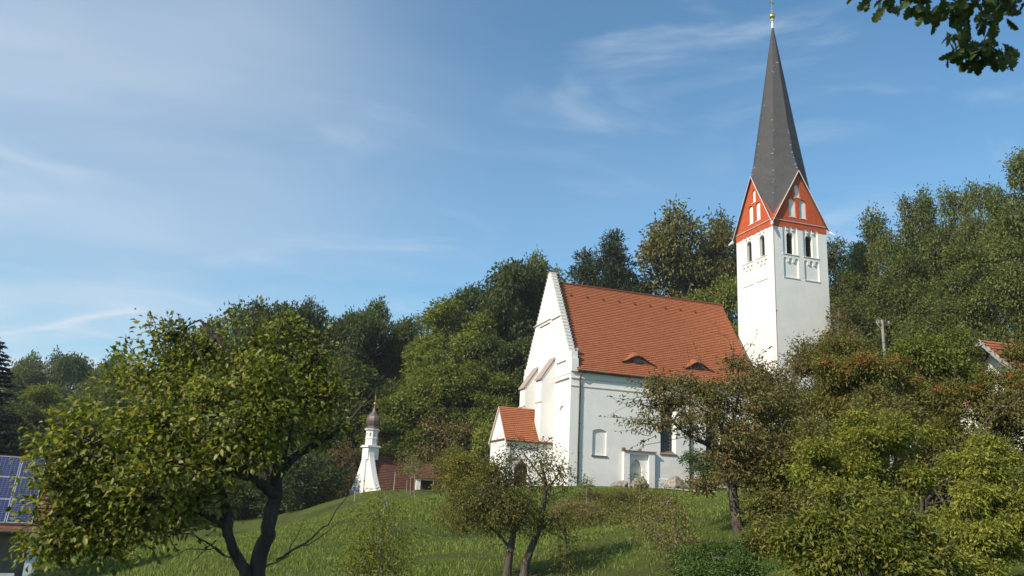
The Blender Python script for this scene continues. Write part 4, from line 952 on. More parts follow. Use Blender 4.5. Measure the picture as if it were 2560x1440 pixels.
place('robinia_tree', 1, 2545, 392, 230, 70, 'highest tree of the hillside at the right edge', group=WOOD_R)
place('robinia_tree', 1, 2140, 690, 210, 80, 'dark bushy tree behind the bare red-leaved sapling', group=WOOD_R)
place('robinia_tree', 0, 2260, 640, 230, 72, 'dark hillside tree directly behind the utility pole', group=WOOD_R)
place('robinia_tree', 1, 2400, 620, 250, 66, 'broad green tree behind the roof of the hillside house', group=WOOD_R)
place('robinia_tree', 0, 2560, 600, 250, 60, 'green tree rising right behind the hillside house', group=WOOD_R)
place('robinia_tree', 0, 2330, 760, 210, 58, 'low leafy tree left of the hillside house', group=WOOD_R)
# shrubs at the foot of the wood
UND = 'shrubs at the foot of the wood'
for a in [('shrub', 0, 770, 1130, 200, 80, 'dark round shrub at the meadow edge left of the chapel'), ('shrub', 1, 862, 1105, 80, 86, 'reddish brown bare shrub touching the chapel gable'),
          ('shrub', 2, 1010, 1075, 130, 93, 'dry brownish bush behind the chapel roof'), ('shrub', 2, 1085, 1040, 160, 88, 'tall olive bush behind the low shed'),
          ('shrub', 1, 1140, 1060, 140, 86, 'reddish thin bush between the shed and the porch'), ('shrub', 3, 1195, 1050, 130, 86, 'bright green bush beside the church porch'),
          ('shrub', 4, 1150, 1115, 120, 78, 'low olive bush right of the white shed beam'), ('shrub', 0, 690, 1170, 180, 84, 'dark shrub at the meadow edge behind the fruit tree trunk'),
          ('shrub', 0, 600, 1190, 190, 86, 'dark shrub half hidden by the lower fruit tree branches'), ('shrub', 0, 480, 1200, 200, 84, 'dark shrub seen under the fruit tree crown'),
          ('shrub', 0, 350, 1215, 200, 80, 'dark shrub at the far meadow edge under the fruit tree'), ('shrub', 0, 220, 1230, 200, 76, 'dark shrub at the far meadow edge beside the solar house'),
          ('shrub', 3, 840, 1060, 120, 90, 'green bush behind the bare shrub left of the chapel'),
          ('shrub', 0, 1762, 1128, 110, 74.2, 'dense dark green bush against the church wall by the downpipe')]:
    place(*a[:6], a[6], 'shrub', UND if a[5] > 75 else None)
place('yellow_bush', 0, 1165, 1135, 130, 52, 'yellowish olive bush in front of the church porch', 'bush')
place('shrub', 0, 128, 1427, 90, 30, 'dark clipped shrub top at the bottom beside the solar house', 'shrub')
# rough growth along the upper slope
RG = 'low scrub on the upper slope'
for i, (px, py, w, Y, v, lab) in enumerate([(1470, 1226, 60, 55, 2, 'low brown scrub right of the old twin-trunked tree'), (1548, 1228, 70, 53, 4, 'olive scrub on the slope below the low boulder'),
        (1618, 1236, 60, 54, 2, 'dry pale scrub on the slope below the blind portal'),
        (1440, 1250, 70, 46, 2, 'brown scrub close behind the twin-trunked tree'), (1590, 1268, 60, 46, 3, 'green scrub lowest on the slope'), (1668, 1246, 50, 52, 2, 'dry pale scrub below the barred window')]):
    place('shrub', v, px, py, w, Y, lab, 'scrub', RG, ymul=1.6)
# right hillside bushes
def big_bush(name, seed, boxes, Y, leaf, nclus, nper, sig, L, label, cat, base_px, thick=.8, shoots=16, trunk=.08, lw=.5, flat=.8, hang=.25, berries=0, bark='bark', up=.6, sub=9, fine=False, stems=4):
    """bush whose crown is a set of bulging lobes given as (px, py, rx px, ry px, depth offset)"""
    rng = np.random.default_rng(seed); b0 = at(*base_px, Y); g = gz(b0[0], b0[1]); root = empty(name, (b0[0], b0[1], g)); org = np.array([b0[0], b0[1], g]); w = Wood(); C, O, ends = [], [], []
    tot = sum(b[2]*b[3] for b in boxes); mid = np.mean([at(b[0], b[1], Y+b[4]) for b in boxes], 0)-org
    st = [limb((rng.normal(0, .02), rng.normal(0, .02), -.3), mid*rng.uniform(.4, .7)+rng.normal(0, .2, 3), rng, .1, 6) for _ in range(stems)]
    for s in st: w.tube(s, trunk*rng.uniform(.6, 1), trunk*.35, 6)
    for px, py, rx, ry, dy in boxes:
        c = at(px, py, Y+dy)-org; k = (Y+dy)/FPX; r = np.array([rx*k, (rx+ry)*.5*k*thick, ry*k])
        s = st[rng.integers(0, stems)]; l0 = limb(s[3+rng.integers(0, 3)], c, rng, .1, 6); w.tube(l0, trunk*.4, trunk*.12, 5)
        for _ in range(sub):
            d = unit(rng.normal(size=3)); d[2] = d[2]*.7+.15; p = c+d*r*rng.uniform(.45, .9); rs = r*rng.uniform(.18, .40)*np.array([1, 1, rng.uniform(.55, 1)])
            w.tube(limb(l0[rng.integers(2, 6)], p, rng, .08, 4), trunk*.14, trunk*.03, 4); ends.append((c, p))
            cc, oo = shell(rng, max(3, int(nclus*rx*ry/tot/sub)), p, rs, .3); C.append(cc); O.append(unit(oo*.6+d))
    C, O = np.concatenate(C), np.concatenate(O)
    P, D, N_, l, wd = spray_leaves(rng, C, O, nper, sig, L, flat=flat, hang=hang, lw=lw, up=up)
    ex = [[P], [D], [N_], [l], [wd]]
    for c, a in ends:                                     # loose shoots standing out of the outline
        for _ in range(max(1, shoots//8)):
            d = unit(a-c+rng.normal(0, .1, 3)+np.array([0, -.05, .08])); ln = rng.uniform(4, 8.5)*L; b = a+unit(d*.6+np.array([0, 0, .55])+rng.normal(0, .3, 3))*ln
            s = limb(a, b, rng, .06, 6, -.05); w.tube(s, .05*L+.002, .012*L+.001, 4); n = int(rng.integers(9, 20)); tt = rng.uniform(0, 5, n)
            q = np.stack([np.interp(tt, np.arange(6), s[:, i]) for i in range(3)], 1); ll = L*rng.uniform(.6, 1.15, n)
            ex[0].append(q); ex[1].append(unit((b-a)/ln*.6+rng.normal(0, .7, (n, 3))+np.array([0, 0, -hang*.6]))); ex[2].append(rng.normal(0, .5, (n, 3))+np.array([0, -.2, .7])); ex[3].append(ll); ex[4].append(ll*lw)
    P, D, N_, l, wd = map(np.concatenate, ex); w.build('stems', M[bark], root)
    link('foliage', leaf_mesh('foliage', P, D, N_, l, wd, LM[leaf], fine=fine), root)
    if berries:
        cen = C[rng.choice(len(C), berries*4)]; cen = cen[np.argsort(cen[:, 1]-.5*cen[:, 2])[:berries]]; bm = bmesh.new(); bmesh.ops.create_icosphere(bm, subdivisions=1, radius=1); bv = np.array([v.co for v in bm.verts]); bf = np.array([[v.index for v in f.verts] for f in bm.faces]); bm.free()
        V, F = [], []; n = 0
        for c in cen:
            o = c+np.array([rng.normal(0, .08), -.15, .03])
            for _ in range(rng.integers(9, 18)):
                q = o+rng.normal(0, 1, 3)*np.array([.055, .05, .03]); V.append(bv*rng.uniform(.011, .017)+q); F.append(bf+n); n += len(bv)
        link('berries', fast_mesh('berries', np.concatenate(V), [np.concatenate(F)], M['berry'], smooth=True), root)
    tag(root, label, cat); return root
big_bush('brush_tree', 71, [(2000, 905, 70, 55, 0), (2060, 890, 40, 45, .5), (1950, 970, 90, 60, -.5), (2050, 930, 60, 70, .5), (2010, 1010, 100, 60, 0), (1900, 960, 60, 40, .4)], 34, 'brush', 1000, 14, .20, .13,
         'sparse olive-brown bush reaching up in front of the tower foot', 'bush', (2010, 1200), lw=.42)
big_bush('rowan_bush', 72, [(2120, 915, 95, 75, 0), (2200, 940, 100, 80, -.5), (2060, 1000, 90, 70, .3), (2150, 1040, 130, 80, 0), (2090, 880, 55, 45, .5)], 29, 'rowan', 2300, 14, .17, .125,
         'rowan bush full of orange berries below the utility pole', 'rowan', (2140, 1280), berries=150, lw=.36, flat=.6, hang=.35)
big_bush('hazel_bush', 73, [(2285, 885, 70, 55, 0), (2340, 920, 90, 80, 0), (2420, 950, 70, 60, 0), (2250, 960, 70, 80, .5), (2300, 1030, 100, 70, 0), (2400, 900, 60, 50, .6), (2380, 850, 40, 40, 1)], 31, 'ash', 1700, 15, .18, .14,
         'rounded green hazel bush between pole and hillside house', 'bush', (2310, 1250))
big_bush('rowan_bush', 74, [(2400, 1010, 100, 80, 0), (2500, 1020, 100, 100, -.5), (2560, 1100, 90, 110, -1), (2430, 1110, 120, 80, 0), (2350, 1100, 90, 80, .3), (2545, 960, 70, 50, .3), (2560, 890, 50, 50, .6)], 25, 'rowan', 2300, 14, .16, .115,
         'rowan bush with scattered red berries in front of the white house gable', 'rowan', (2460, 1400), berries=120, lw=.36, flat=.6, hang=.35)
big_bush('elder_bush', 75, [(2110, 1080, 90, 60, .4), (2180, 1130, 130, 90, 0), (2060, 1170, 110, 90, -.3), (2250, 1090, 100, 70, .6), (2130, 1240, 140, 90, -.6), (2255, 1210, 80, 80, 0)], 19, 'elder', 2900, 13, .12, .09,
         'big yellow-green elder bush below the orange-berried rowan', 'elder', (2150, 1500), flat=.5, hang=.45, lw=.45)
big_bush('elder_bush', 76, [(2440, 1180, 75, 60, .3), (2490, 1140, 75, 55, .5), (2465, 1260, 100, 75, 0), (2420, 1320, 85, 75, -.3), (2500, 1350, 110, 90, -.4), (2420, 1420, 110, 60, -.6)], 15.5, 'elder', 2900, 13, .10, .078,
         'lime green elder bush in the lower right corner', 'elder', (2450, 1560), flat=.5, hang=.5, lw=.45)
big_bush('walnut_bush', 77, [(2130, 1330, 130, 80, 0), (2230, 1320, 120, 80, .3), (2060, 1370, 110, 80, -.2), (2180, 1420, 150, 70, -.5), (2290, 1400, 90, 80, 0)], 14, 'yolive', 2000, 12, .12, .105,
         'broad-leaved green bush at the bottom below the big elder', 'bush', (2150, 1620), flat=.6, hang=.5, lw=.42)
big_bush('thicket', 78, [(1950, 1190, 90, 80, 1.2), (2000, 1250, 100, 90, .6), (1940, 1290, 70, 60, .4), (1980, 1370, 110, 70, -.4), (2010, 1120, 90, 70, 1.2), (1920, 1400, 70, 40, -.4), (2330, 1280, 60, 100, 1.2)], 23.5, 'willow', 2400, 13, .16, .115,
         'dull olive thicket filling the slope under the cherry tree', 'thicket', (1960, 1420), lw=.42)
big_bush('bramble_patch', 79, [(1760, 1400, 80, 34, 1), (1860, 1395, 80, 36, 1.2), (1790, 1440, 110, 34, 0), (1890, 1435, 80, 30, 0)], 22, 'herbs', 1500, 14, .12, .08,
         'dark green bramble patch around the cherry trunk', 'bramble', (1800, 1470))
big_bush('hillside_scrub', 80, [(2100, 1120, 120, 100, 0), (2230, 1060, 130, 100, .5), (2380, 1180, 120, 120, 0), (2500, 1200, 110, 120, .3), (2540, 1010, 80, 80, .5), (2330, 1380, 80, 110, -1.5), (2550, 1400, 70, 120, -2)], 22.5, 'brownolive', 2000, 13, .17, .105,
         'dull reddish brown scrub seen in gaps between rowan and elders', 'scrub', (2300, 1420))
big_bush('hawthorn_bush', 81, [(1880, 1110, 90, 70, 0), (1955, 1050, 80, 70, .5), (1905, 1190, 80, 60, -.3), (1985, 1150, 80, 80, .3), (1835, 1190, 45, 40, 0), (1820, 1110, 50, 50, .5)], 31, 'cherry', 1500, 13, .19, .12,
         'brown-olive hawthorn bush filling the space right of the cherry tree', 'hawthorn', (1900, 1300), lw=.42)
# ------------------------------------------------------------------ hero trees with their own limbs
def hero(name, seed, Y, base_px, limbs, twigs, lobes, leaf, bark, nclus, nper, sig, L, label, cat, sprigs=(), fine=False, lw=.52, hang=.3, flat=.75, thick=.8, sub=8, ground_z=None, trunk_r=1.0, spray=False, up=.5, ends=.0):
    rng = np.random.default_rng(seed); b = at(*base_px, Y); g = gz(b[0], b[1]) if ground_z is None else ground_z; org = np.array([b[0], b[1], g]); root = empty(name, tuple(org)); w = Wood()
    def pt(p): return at(p[0], p[1], Y+(p[2] if len(p) > 2 else 0))-org
    nodes = []
    for pts, r0, r1 in limbs:
        q = np.array([pt(p) for p in pts]); 
        if pts[0][1] >= base_px[1]-2: q[0, 2] = -.3
        m = len(q); t = np.linspace(0, m-1, m*4-3); s = np.stack([np.interp(t, np.arange(m), q[:, i]) for i in range(3)], 1)
        for _ in range(2): s[1:-1] = (s[:-2]+2*s[1:-1]+s[2:])/4
        s[1:-1] += np.convolve(rng.normal(0, 1, (len(s)+2)*3), np.ones(9)/9, 'same').reshape(-1, 3)[2:-2]*r0*.28; w.tube(s, r0*trunk_r, r1*trunk_r, 9 if r0 > .05 else 6); nodes += [(p, r0+(r1-r0)*i/len(s)) for i, p in enumerate(s)]
    NP = np.array([n[0] for n in nodes]); NR = np.array([n[1] for n in nodes])
    for pts, r0 in twigs:
        q = np.array([pt(p) for p in pts]); m = len(q); t = np.linspace(0, m-1, m*4-3); s = np.stack([np.interp(t, np.arange(m), q[:, i]) for i in range(3)], 1); s[1:-1] += rng.normal(0, .012*np.linalg.norm(q[-1]-q[0]), (len(s)-2, 3)); w.tube(s, r0, r0*.25, 5)
    C, O = [], []; tot = sum(b[2]*b[3]*(b[5] if len(b) > 5 else 1) for b in lobes)
    for lb in lobes:
        px, py, rx, ry, dy = lb[:5]; den = lb[5] if len(lb) > 5 else 1; k = (Y+dy)/FPX; c = at(px, py, Y+dy)-org; r = np.array([rx*k, (rx+ry)*.5*k*thick, ry*k])
        i = np.argmin(np.linalg.norm(NP-c, axis=1)+NP[:, 2]*0); l0 = limb(NP[i], c, rng, .08, 6); w.tube(l0, min(NR[i]*.6, .35*L+.012), .006, 5)
        ns = sub
        for _ in range(ns):
            d = unit(rng.normal(size=3)); p = c+d*r*rng.uniform(.4, .92); br = limb(l0[rng.integers(2, 6)], p, rng, .08, 5); w.tube(br, .10*L+.004, .02*L+.001, 4)
            n = max(3, int(nclus*rx*ry*den/tot/ns)); cc, oo = shell(rng, n, p, r*rng.uniform(.16, .36), .2)
            if spray:                              # leaves strung along the twig and a little past its end
                p0 = br[2]; p1 = p+unit(p-c+np.array([0, 0, .3*r[2]]))*r*rng.uniform(.15, .45); w.tube(limb(p, p1, rng, .06, 4), .02*L+.0015, .008*L+.0006, 4); tq = rng.random(len(cc))[:, None]**.8
                cc = np.where(tq < .6, p0+(p-p0)*(tq/.6), p+(p1-p)*((tq-.6)/.4))+rng.normal(0, 1, cc.shape)*r*.075; oo = unit(p1-p0)+.5*oo
            C.append(cc); O.append(unit(oo*.5+d))
    P, D, N_, l, wd = spray_leaves(rng, np.concatenate(C), np.concatenate(O), nper, sig, L, flat=flat, hang=hang, lw=lw, up=up)
    P, D, N_, l, wd = [P], [D], [N_], [l], [wd]
    for pts, n in sprigs:                 # slender shoots with leaves along them
        q = np.array([pt(p) for p in pts]); t = np.linspace(0, len(q)-1, 14); s = np.stack([np.interp(t, np.arange(len(q)), q[:, i]) for i in range(3)], 1); s[1:-1] += rng.normal(0, .01*np.linalg.norm(q[-1]-q[0]), (12, 3)); w.tube(s, .05*L+.003, .012*L+.001, 4)
        tt = rng.uniform(2, 13, n); p = np.stack([np.interp(tt, np.arange(14), s[:, i]) for i in range(3)], 1); ax = unit(s[-1]-s[0]); d = unit(ax*.7+rng.normal(0, .75, (n, 3))); ll = L*rng.uniform(.6, 1.2, n)
        P.append(p); D.append(d); N_.append(rng.normal(0, .6, (n, 3))+np.array([0, -.3, .5])); l.append(ll); wd.append(ll*lw)
    w.build('trunk', M[bark], root)
    link('crown', leaf_mesh('crown', np.concatenate(P), np.concatenate(D), np.concatenate(N_), np.concatenate(l), np.concatenate(wd), LM[leaf], fine=fine), root)
    tag(root, label, cat); return root
# fruit tree in the left foreground
hero('fruit_tree', 101, 8.0, (640, 1640),
     [([(640, 1640), (632, 1520), (640, 1430), (664, 1340), (684, 1250), (698, 1150)], .105, .062),
      ([(632, 1470), (612, 1420, -.1), (585, 1370, -.15), (560, 1310, -.2), (510, 1280, -.3), (420, 1250, -.4), (300, 1215, -.5)], .070, .016),
      ([(570, 1340, -.15), (572, 1270, -.2), (540, 1200, -.3), (470, 1120, -.4), (400, 1060, -.5)], .055, .018),
      ([(695, 1190), (735, 1140, .1), (800, 1105, .2), (850, 1075, .25), (905, 1020, .3), (938, 972, .3)], .055, .006),
      ([(700, 1150), (672, 1060, .1), (620, 960, .2), (560, 860, .2), (500, 800, .2)], .07, .014),
      ([(700, 1150), (730, 1040, .3), (770, 940, .4), (800, 860, .4)], .06, .014),
      ([(690, 1240), (620, 1190, -.3), (500, 1160, -.6), (380, 1150, -.7), (230, 1140, -.8)], .06, .014),
      ([(650, 1080, .1), (540, 1010, .4), (430, 930, .5), (400, 860, .5)], .045, .012),
      ([(690, 1240), (650, 1150, .6), (560, 1100, .9), (420, 1080, 1.1)], .05, .014)],
     [([(690, 1400), (760, 1360), (820, 1310), (870, 1240)], .012), ([(740, 1372), (800, 1345), (850, 1300)], .007), ([(660, 1420), (720, 1390), (760, 1300)], .008),
      ([(905, 1020, .3), (930, 1000), (950, 1008)], .01), ([(560, 1390), (500, 1340), (440, 1335), (380, 1320)], .01), ([(590, 1400), (540, 1370), (470, 1375), (420, 1400)], .008),
      ([(540, 1350), (500, 1385), (470, 1420)], .007), ([(660, 770), (652, 735)], .004), ([(600, 790), (598, 735)], .004), ([(530, 990, -.6), (550, 1060, -.6)], .012), ([(480, 860, -.6), (540, 960, -.6)], .01)],
     [(420, 900, 100, 75, .1), (350, 950, 90, 60, -.2), (500, 900, 110, 90, .3), (600, 890, 120, 80, .2, .9), (700, 880, 100, 80, .3, .8), (775, 900, 70, 90, .4, .8), (560, 980, 150, 90, -.4), (690, 990, 130, 90, -.3), (780, 1010, 70, 80, .4),
      (330, 1030, 130, 75, -.4), (230, 1080, 110, 60, -.7), (440, 1060, 140, 80, -.6), (590, 1080, 130, 80, -.6), (720, 1060, 80, 60, -.2, .8), (800, 940, 60, 70, .5, .7), (830, 1000, 45, 60, .4, .7), (790, 1085, 60, 35, .2, .5), (720, 830, 60, 40, .4, .4), (420, 840, 50, 40, .1, .5), (170, 1140, 95, 60, -.8), (290, 1150, 130, 70, -.7), (430, 1160, 130, 70, -.8), (560, 1160, 90, 60, -.5, .6), (640, 1120, 60, 50, -.6, .5),
      (130, 1220, 80, 60, -.8), (240, 1240, 120, 70, -.6), (380, 1250, 120, 60, -.7), (500, 1240, 70, 40, -.4, .4), (110, 1310, 70, 60, -.7), (210, 1330, 110, 60, -.6), (330, 1330, 90, 55, -.6, .8), (120, 1370, 60, 30, -.7, .8), (250, 1380, 60, 30, -.5, .5), (440, 1310, 60, 40, -.3, .5), (300, 1180, 160, 120, .7, .45), (520, 1050, 180, 130, .9, .35), (640, 960, 150, 100, 1.0, .35)],
     'plum', 'dark_bark', 2500, 8, .07, .058, 'leaning fruit tree with dark forked trunk and glossy leaves in the foreground', 'fruit tree',
     sprigs=[([(400, 880), (375, 830), (368, 785)], 9), ([(420, 860), (430, 810), (415, 780)], 8), ([(450, 870), (452, 815), (445, 790)], 8), ([(340, 920), (305, 880), (268, 880)], 9), ([(370, 890), (345, 850), (300, 845)], 9), ([(520, 850), (525, 815), (560, 800)], 5),
             ([(600, 850), (600, 800), (590, 772)], 8), ([(620, 850), (640, 800), (655, 742)], 6), ([(690, 840), (700, 800), (690, 780)], 4), ([(800, 900), (815, 850), (820, 800)], 9), ([(820, 950), (845, 900), (830, 850)], 8), ([(200, 1050), (165, 1015), (150, 1010)], 7), ([(90, 1180), (70, 1130)], 7), ([(70, 1330), (40, 1345)], 6), ([(750, 850), (760, 800)], 4), ([(480, 860), (490, 820), (480, 800)], 7), ([(640, 850), (625, 800)], 6), ([(560, 850), (545, 820)], 6), ([(400, 860), (388, 810), (372, 778)], 9), ([(440, 850), (428, 800), (432, 782)], 8), ([(460, 860), (462, 815), (450, 785)], 8), ([(350, 900), (318, 860), (290, 868)], 8), ([(330, 930), (290, 895), (272, 888)], 7), ([(600, 840), (580, 790), (602, 765)], 7), ([(480, 1330), (520, 1370)], 5), ([(420, 1340), (450, 1390)], 5), ([(560, 1300), (520, 1340)], 4), ([(300, 960), (270, 925), (258, 900)], 7), ([(250, 1000), (225, 975)], 6), ([(130, 1090), (100, 1060)], 6), ([(850, 990), (870, 950)], 5), ([(840, 1020), (865, 1010)], 5), ([(120, 1400), (90, 1420)], 5), ([(380, 1370), (400, 1410)], 6), ([(200, 1390), (180, 1425)], 6), ([(300, 1380), (320, 1420)], 5)],
     fine=True, spray=True, sub=13, trunk_r=.88, lw=.60, hang=.25, ground_z=-1.75)
# autumn-tinted cherry tree before the nave
hero('cherry_tree', 102, 25.0, (1846, 1330),
     [([(1846, 1330), (1838, 1280), (1830, 1220), (1822, 1160), (1812, 1120)], .165, .11),
      ([(1814, 1130), (1770, 1110, -.2), (1730, 1095, -.3), (1690, 1060, -.4), (1650, 1025, -.5), (1600, 1010, -.6)], .09, .02),
      ([(1812, 1125), (1800, 1050, .2), (1760, 990, .2), (1720, 940, .2)], .075, .018),
      ([(1815, 1120), (1840, 1030, .2), (1850, 950, .3), (1830, 880, .3)], .07, .015),
      ([(1822, 1150), (1880, 1080), (1930, 1020), (1950, 960)], .06, .015),
      ([(1825, 1200), (1880, 1160, -.4), (1940, 1130, -.5)], .05, .015)],
     [([(1740, 960), (1720, 890), (1715, 850)], .012), ([(1835, 910), (1835, 840), (1770, 830)], .012), ([(1850, 950), (1880, 900), (1905, 860)], .010), ([(1860, 930), (1885, 880), (1890, 840)], .009), ([(1720, 1090, -.3), (1620, 1110, -.5), (1560, 1140, -.5)], .012), ([(1655, 1000, -.5), (1590, 1000, -.6), (1510, 1045, -.6)], .010), ([(1640, 980, -.5), (1570, 1000, -.6), (1520, 990, -.6)], .010)],
     [(1760, 990, 110, 45, 0), (1680, 985, 80, 40, -.4), (1630, 1010, 65, 40, -.6), (1620, 1060, 70, 28, -.5, .8), (1700, 1030, 90, 45, -.6), (1790, 1020, 90, 60, -.4), (1720, 1080, 60, 25, -.2, .6), (1865, 970, 80, 55, .2), (1880, 1030, 100, 80, -.2), (1830, 1090, 80, 60, -.8), (1920, 980, 80, 60, .3), (1960, 1060, 90, 80, 0), (1890, 1130, 100, 70, -.5), (1800, 1165, 60, 50, -.8, .8), (1770, 1215, 50, 30, -.6, .6), (1900, 1200, 70, 60, .4), (1640, 955, 50, 18, -.4, .7), (1700, 950, 50, 14, .2, .5), (1850, 905, 45, 24, .3, .35)],
     'cherry', 'bark', 1350, 11, .15, .125, 'spreading cherry tree with brownish autumn leaves in front of the nave wall', 'cherry tree',
     sprigs=[([(1600, 1000), (1560, 1010), (1518, 988)], 12), ([(1610, 1050), (1550, 1045), (1502, 1042)], 12), ([(1620, 1090), (1580, 1075), (1535, 1080)], 10), ([(1640, 1090), (1600, 1105), (1562, 1135)], 16), ([(1610, 1095), (1605, 1120), (1598, 1125)], 8), ([(1760, 920), (1740, 870), (1722, 825)], 7), ([(1840, 900), (1820, 850), (1775, 800)], 7), ([(1850, 900), (1880, 860), (1895, 820)], 6), ([(1870, 920), (1910, 880), (1932, 860)], 8), ([(1850, 880), (1870, 855)], 5), ([(1890, 920), (1930, 905), (1940, 908)], 8), ([(1600, 960), (1575, 950), (1570, 952)], 6)],
     lw=.42, hang=.5, flat=.55, spray=True, sub=11)
# old twin-trunked tree in the middle of the slope
hero('willow_tree', 103, 26.0, (1290, 1470),
     [([(1272, 1470), (1268, 1420), (1276, 1370), (1285, 1320), (1270, 1270), (1235, 1220)], .15, .05), ([(1276, 1478), (1306, 1462), (1313, 1420), (1325, 1375), (1345, 1330), (1360, 1260), (1365, 1200), (1350, 1150)], .16, .04),
      ([(1285, 1330), (1320, 1270), (1330, 1210), (1300, 1150)], .06, .02), ([(1345, 1330), (1390, 1290), (1410, 1300), (1415, 1350), (1418, 1400)], .06, .015), ([(1276, 1370), (1230, 1320), (1180, 1280)], .05, .012), ([(1365, 1210), (1330, 1160), (1300, 1120)], .035, .012), ([(1365, 1230), (1400, 1180), (1412, 1140)], .03, .01)],
     [([(1280, 1370, -.3), (1290, 1395, -.3), (1280, 1420, -.3)], .015), ([(1240, 1330, -.4), (1190, 1330), (1150, 1340)], .012), ([(1340, 1150), (1360, 1110), (1380, 1095)], .010), ([(1320, 1150), (1290, 1120), (1260, 1115)], .010), ([(1370, 1180), (1385, 1130), (1405, 1120)], .009), ([(1260, 1360), (1215, 1365), (1180, 1400)], .010), ([(1360, 1180), (1420, 1170), (1440, 1190)], .008)],
     [(1230, 1190, 75, 50, 0), (1190, 1230, 80, 50, -.3), (1270, 1210, 70, 50, .4), (1150, 1250, 55, 40, 0, .8), (1230, 1260, 100, 50, -.5), (1300, 1270, 80, 55, -.3), (1180, 1300, 70, 40, -.3, .8), (1260, 1310, 80, 40, -.5), (1340, 1310, 60, 40, 0, .9), (1380, 1240, 45, 50, 0, .6), (1410, 1330, 30, 50, 0), (1418, 1385, 26, 45, 0), (1330, 1120, 60, 18, 0, .9), (1290, 1150, 60, 22, 0, .6), (1360, 1160, 40, 25, 0, .35), (1400, 1190, 30, 40, 0, .5), (1320, 1210, 60, 50, .5, .6)],
     'willow', 'bark', 1050, 11, .18, .105, 'old twin-trunked olive-leaved tree standing in the middle of the slope', 'tree',
     sprigs=[([(1320, 1130), (1290, 1110), (1255, 1115)], 22), ([(1330, 1120), (1310, 1100), (1280, 1095)], 20), ([(1350, 1120), (1370, 1100), (1383, 1095)], 9), ([(1400, 1170), (1425, 1150)], 7), ([(1420, 1180), (1445, 1200)], 6), ([(1395, 1150), (1410, 1125)], 6)], lw=.36, hang=.6, spray=True, sub=10)
# saplings on the slope
SAP = 'slender saplings on the meadow slope'
hero('sapling', 104, 22.0, (955, 1490), [([(955, 1490), (952, 1400), (950, 1330), (965, 1250)], .045, .012), ([(952, 1400), (925, 1340), (915, 1300)], .015, .005), ([(950, 1370), (985, 1310), (995, 1270)], .015, .005)], [],
     [(960, 1255, 25, 30, 0, .3), (945, 1290, 50, 40, 0, .6), (975, 1320, 45, 45, 0, .7), (930, 1350, 60, 40, 0, .8), (970, 1390, 60, 45, 0), (910, 1400, 50, 40, 0), (880, 1430, 50, 25, 0, .7), (990, 1430, 40, 30, 0, .8)], 'yolive', 'pale_bark', 420, 10, .24, .085, 'feathery yellow-green sapling left on the slope below the chapel', 'sapling', lw=.4, hang=.5)['group'] = SAP
hero('sapling', 105, 24.0, (1690, 1470), [([(1690, 1470), (1692, 1400), (1688, 1340), (1675, 1250)], .05, .012), ([(1690, 1390), (1650, 1340), (1630, 1310)], .015, .005), ([(1690, 1370), (1705, 1310), (1700, 1270)], .015, .005)], [],
     [(1670, 1255, 30, 30, 0, .6), (1690, 1295, 40, 35, 0, .8), (1650, 1300, 40, 35, 0, .6), (1690, 1340, 45, 40, 0), (1640, 1345, 45, 35, 0, .7), (1700, 1375, 35, 30, 0), (1620, 1310, 30, 25, 0, .5)], 'brush', 'pale_bark', 300, 10, .20, .085, 'feathery sapling with pale stem right on the slope below the window', 'sapling', lw=.4, hang=.5)['group'] = SAP
hero('sapling', 106, 38.0, (1600, 1290), [([(1598, 1290), (1600, 1250), (1598, 1200)], .025, .008)], [], [(1598, 1205, 18, 18, 0, .5), (1602, 1235, 16, 16, 0, .3)], 'brush', 'pale_bark', 22, 8, .12, .10, 'tiny sapling with few leaves before the portal boulder', 'sapling')['group'] = SAP
hero('sapling', 107, 48.0, (1467, 1262), [([(1467, 1262), (1466, 1230), (1468, 1195)], .03, .01)], [], [(1467, 1205, 16, 14, 0, .6), (1470, 1225, 12, 12, 0, .4)], 'willow', 'pale_bark', 26, 8, .14, .11, 'tiny sapling beside the left church corner', 'sapling')['group'] = SAP
hero('sapling', 108, 40.0, (2098, 960), [([(2094, 1010), (2096, 900), (2094, 830), (2098, 770)], .05, .012), ([(2096, 890), (2122, 840), (2140, 810)], .018, .006), ([(2096, 870), (2075, 830)], .015, .005), ([(2096, 900), (2130, 870), (2145, 850)], .014, .005)], [],
     [(2097, 785, 20, 22, 0, .5), (2125, 830, 20, 18, 0, .3), (2080, 830, 14, 16, 0, .3), (2120, 880, 30, 26, 0, .5)], 'reddish', 'pale_bark', 46, 7, .16, .13, 'nearly bare red-leaved sapling right of the tower wall', 'sapling')['group'] = SAP
for i, (x, yt, yb, Y, lab) in enumerate([(1017, 1197, 1224, 70, 'thin pale sapling nearest to the chapel roof'), (1026, 1200, 1232, 68, 'thin pale sapling in the middle of three by the chapel'), (1036, 1203, 1236, 66, 'thin pale sapling of three closest to the low shed')]):
    hero('sapling', 110+i, Y, (x, yb+4), [([(x, yb+4), (x+1, yt), (x+2, 1150+8*i)], .05, .015)], [], [(x+3, 1150+8*i, 24, 26, 0, 1), (x-8+8*i, 1175, 20, 20, 0, .8)], 'brush', 'pale_bark', 60, 9, .22, .16, lab, 'sapling')['group'] = SAP
for i, (x, yt, yb, Y, lab) in enumerate([(888, 1228, 1262, 70, 'grey wooden stake below the chapel gable'), (988, 1180, 1222, 74, 'grey wooden stake in front of the chapel roof'), (1084, 1200, 1224, 72, 'grey wooden stake before the low shed')]):
    p = at(x, yt, Y); g = gz(p[0], p[1]); s = MB().tube([(0, 0, -.3), (.02, 0, p[2]-g)], [.05, .045], 7).build('tree_stake', M['pole_wood']); s.location = (p[0], p[1], g); tag(s, lab, 'stake', 'tree stakes near the chapel')

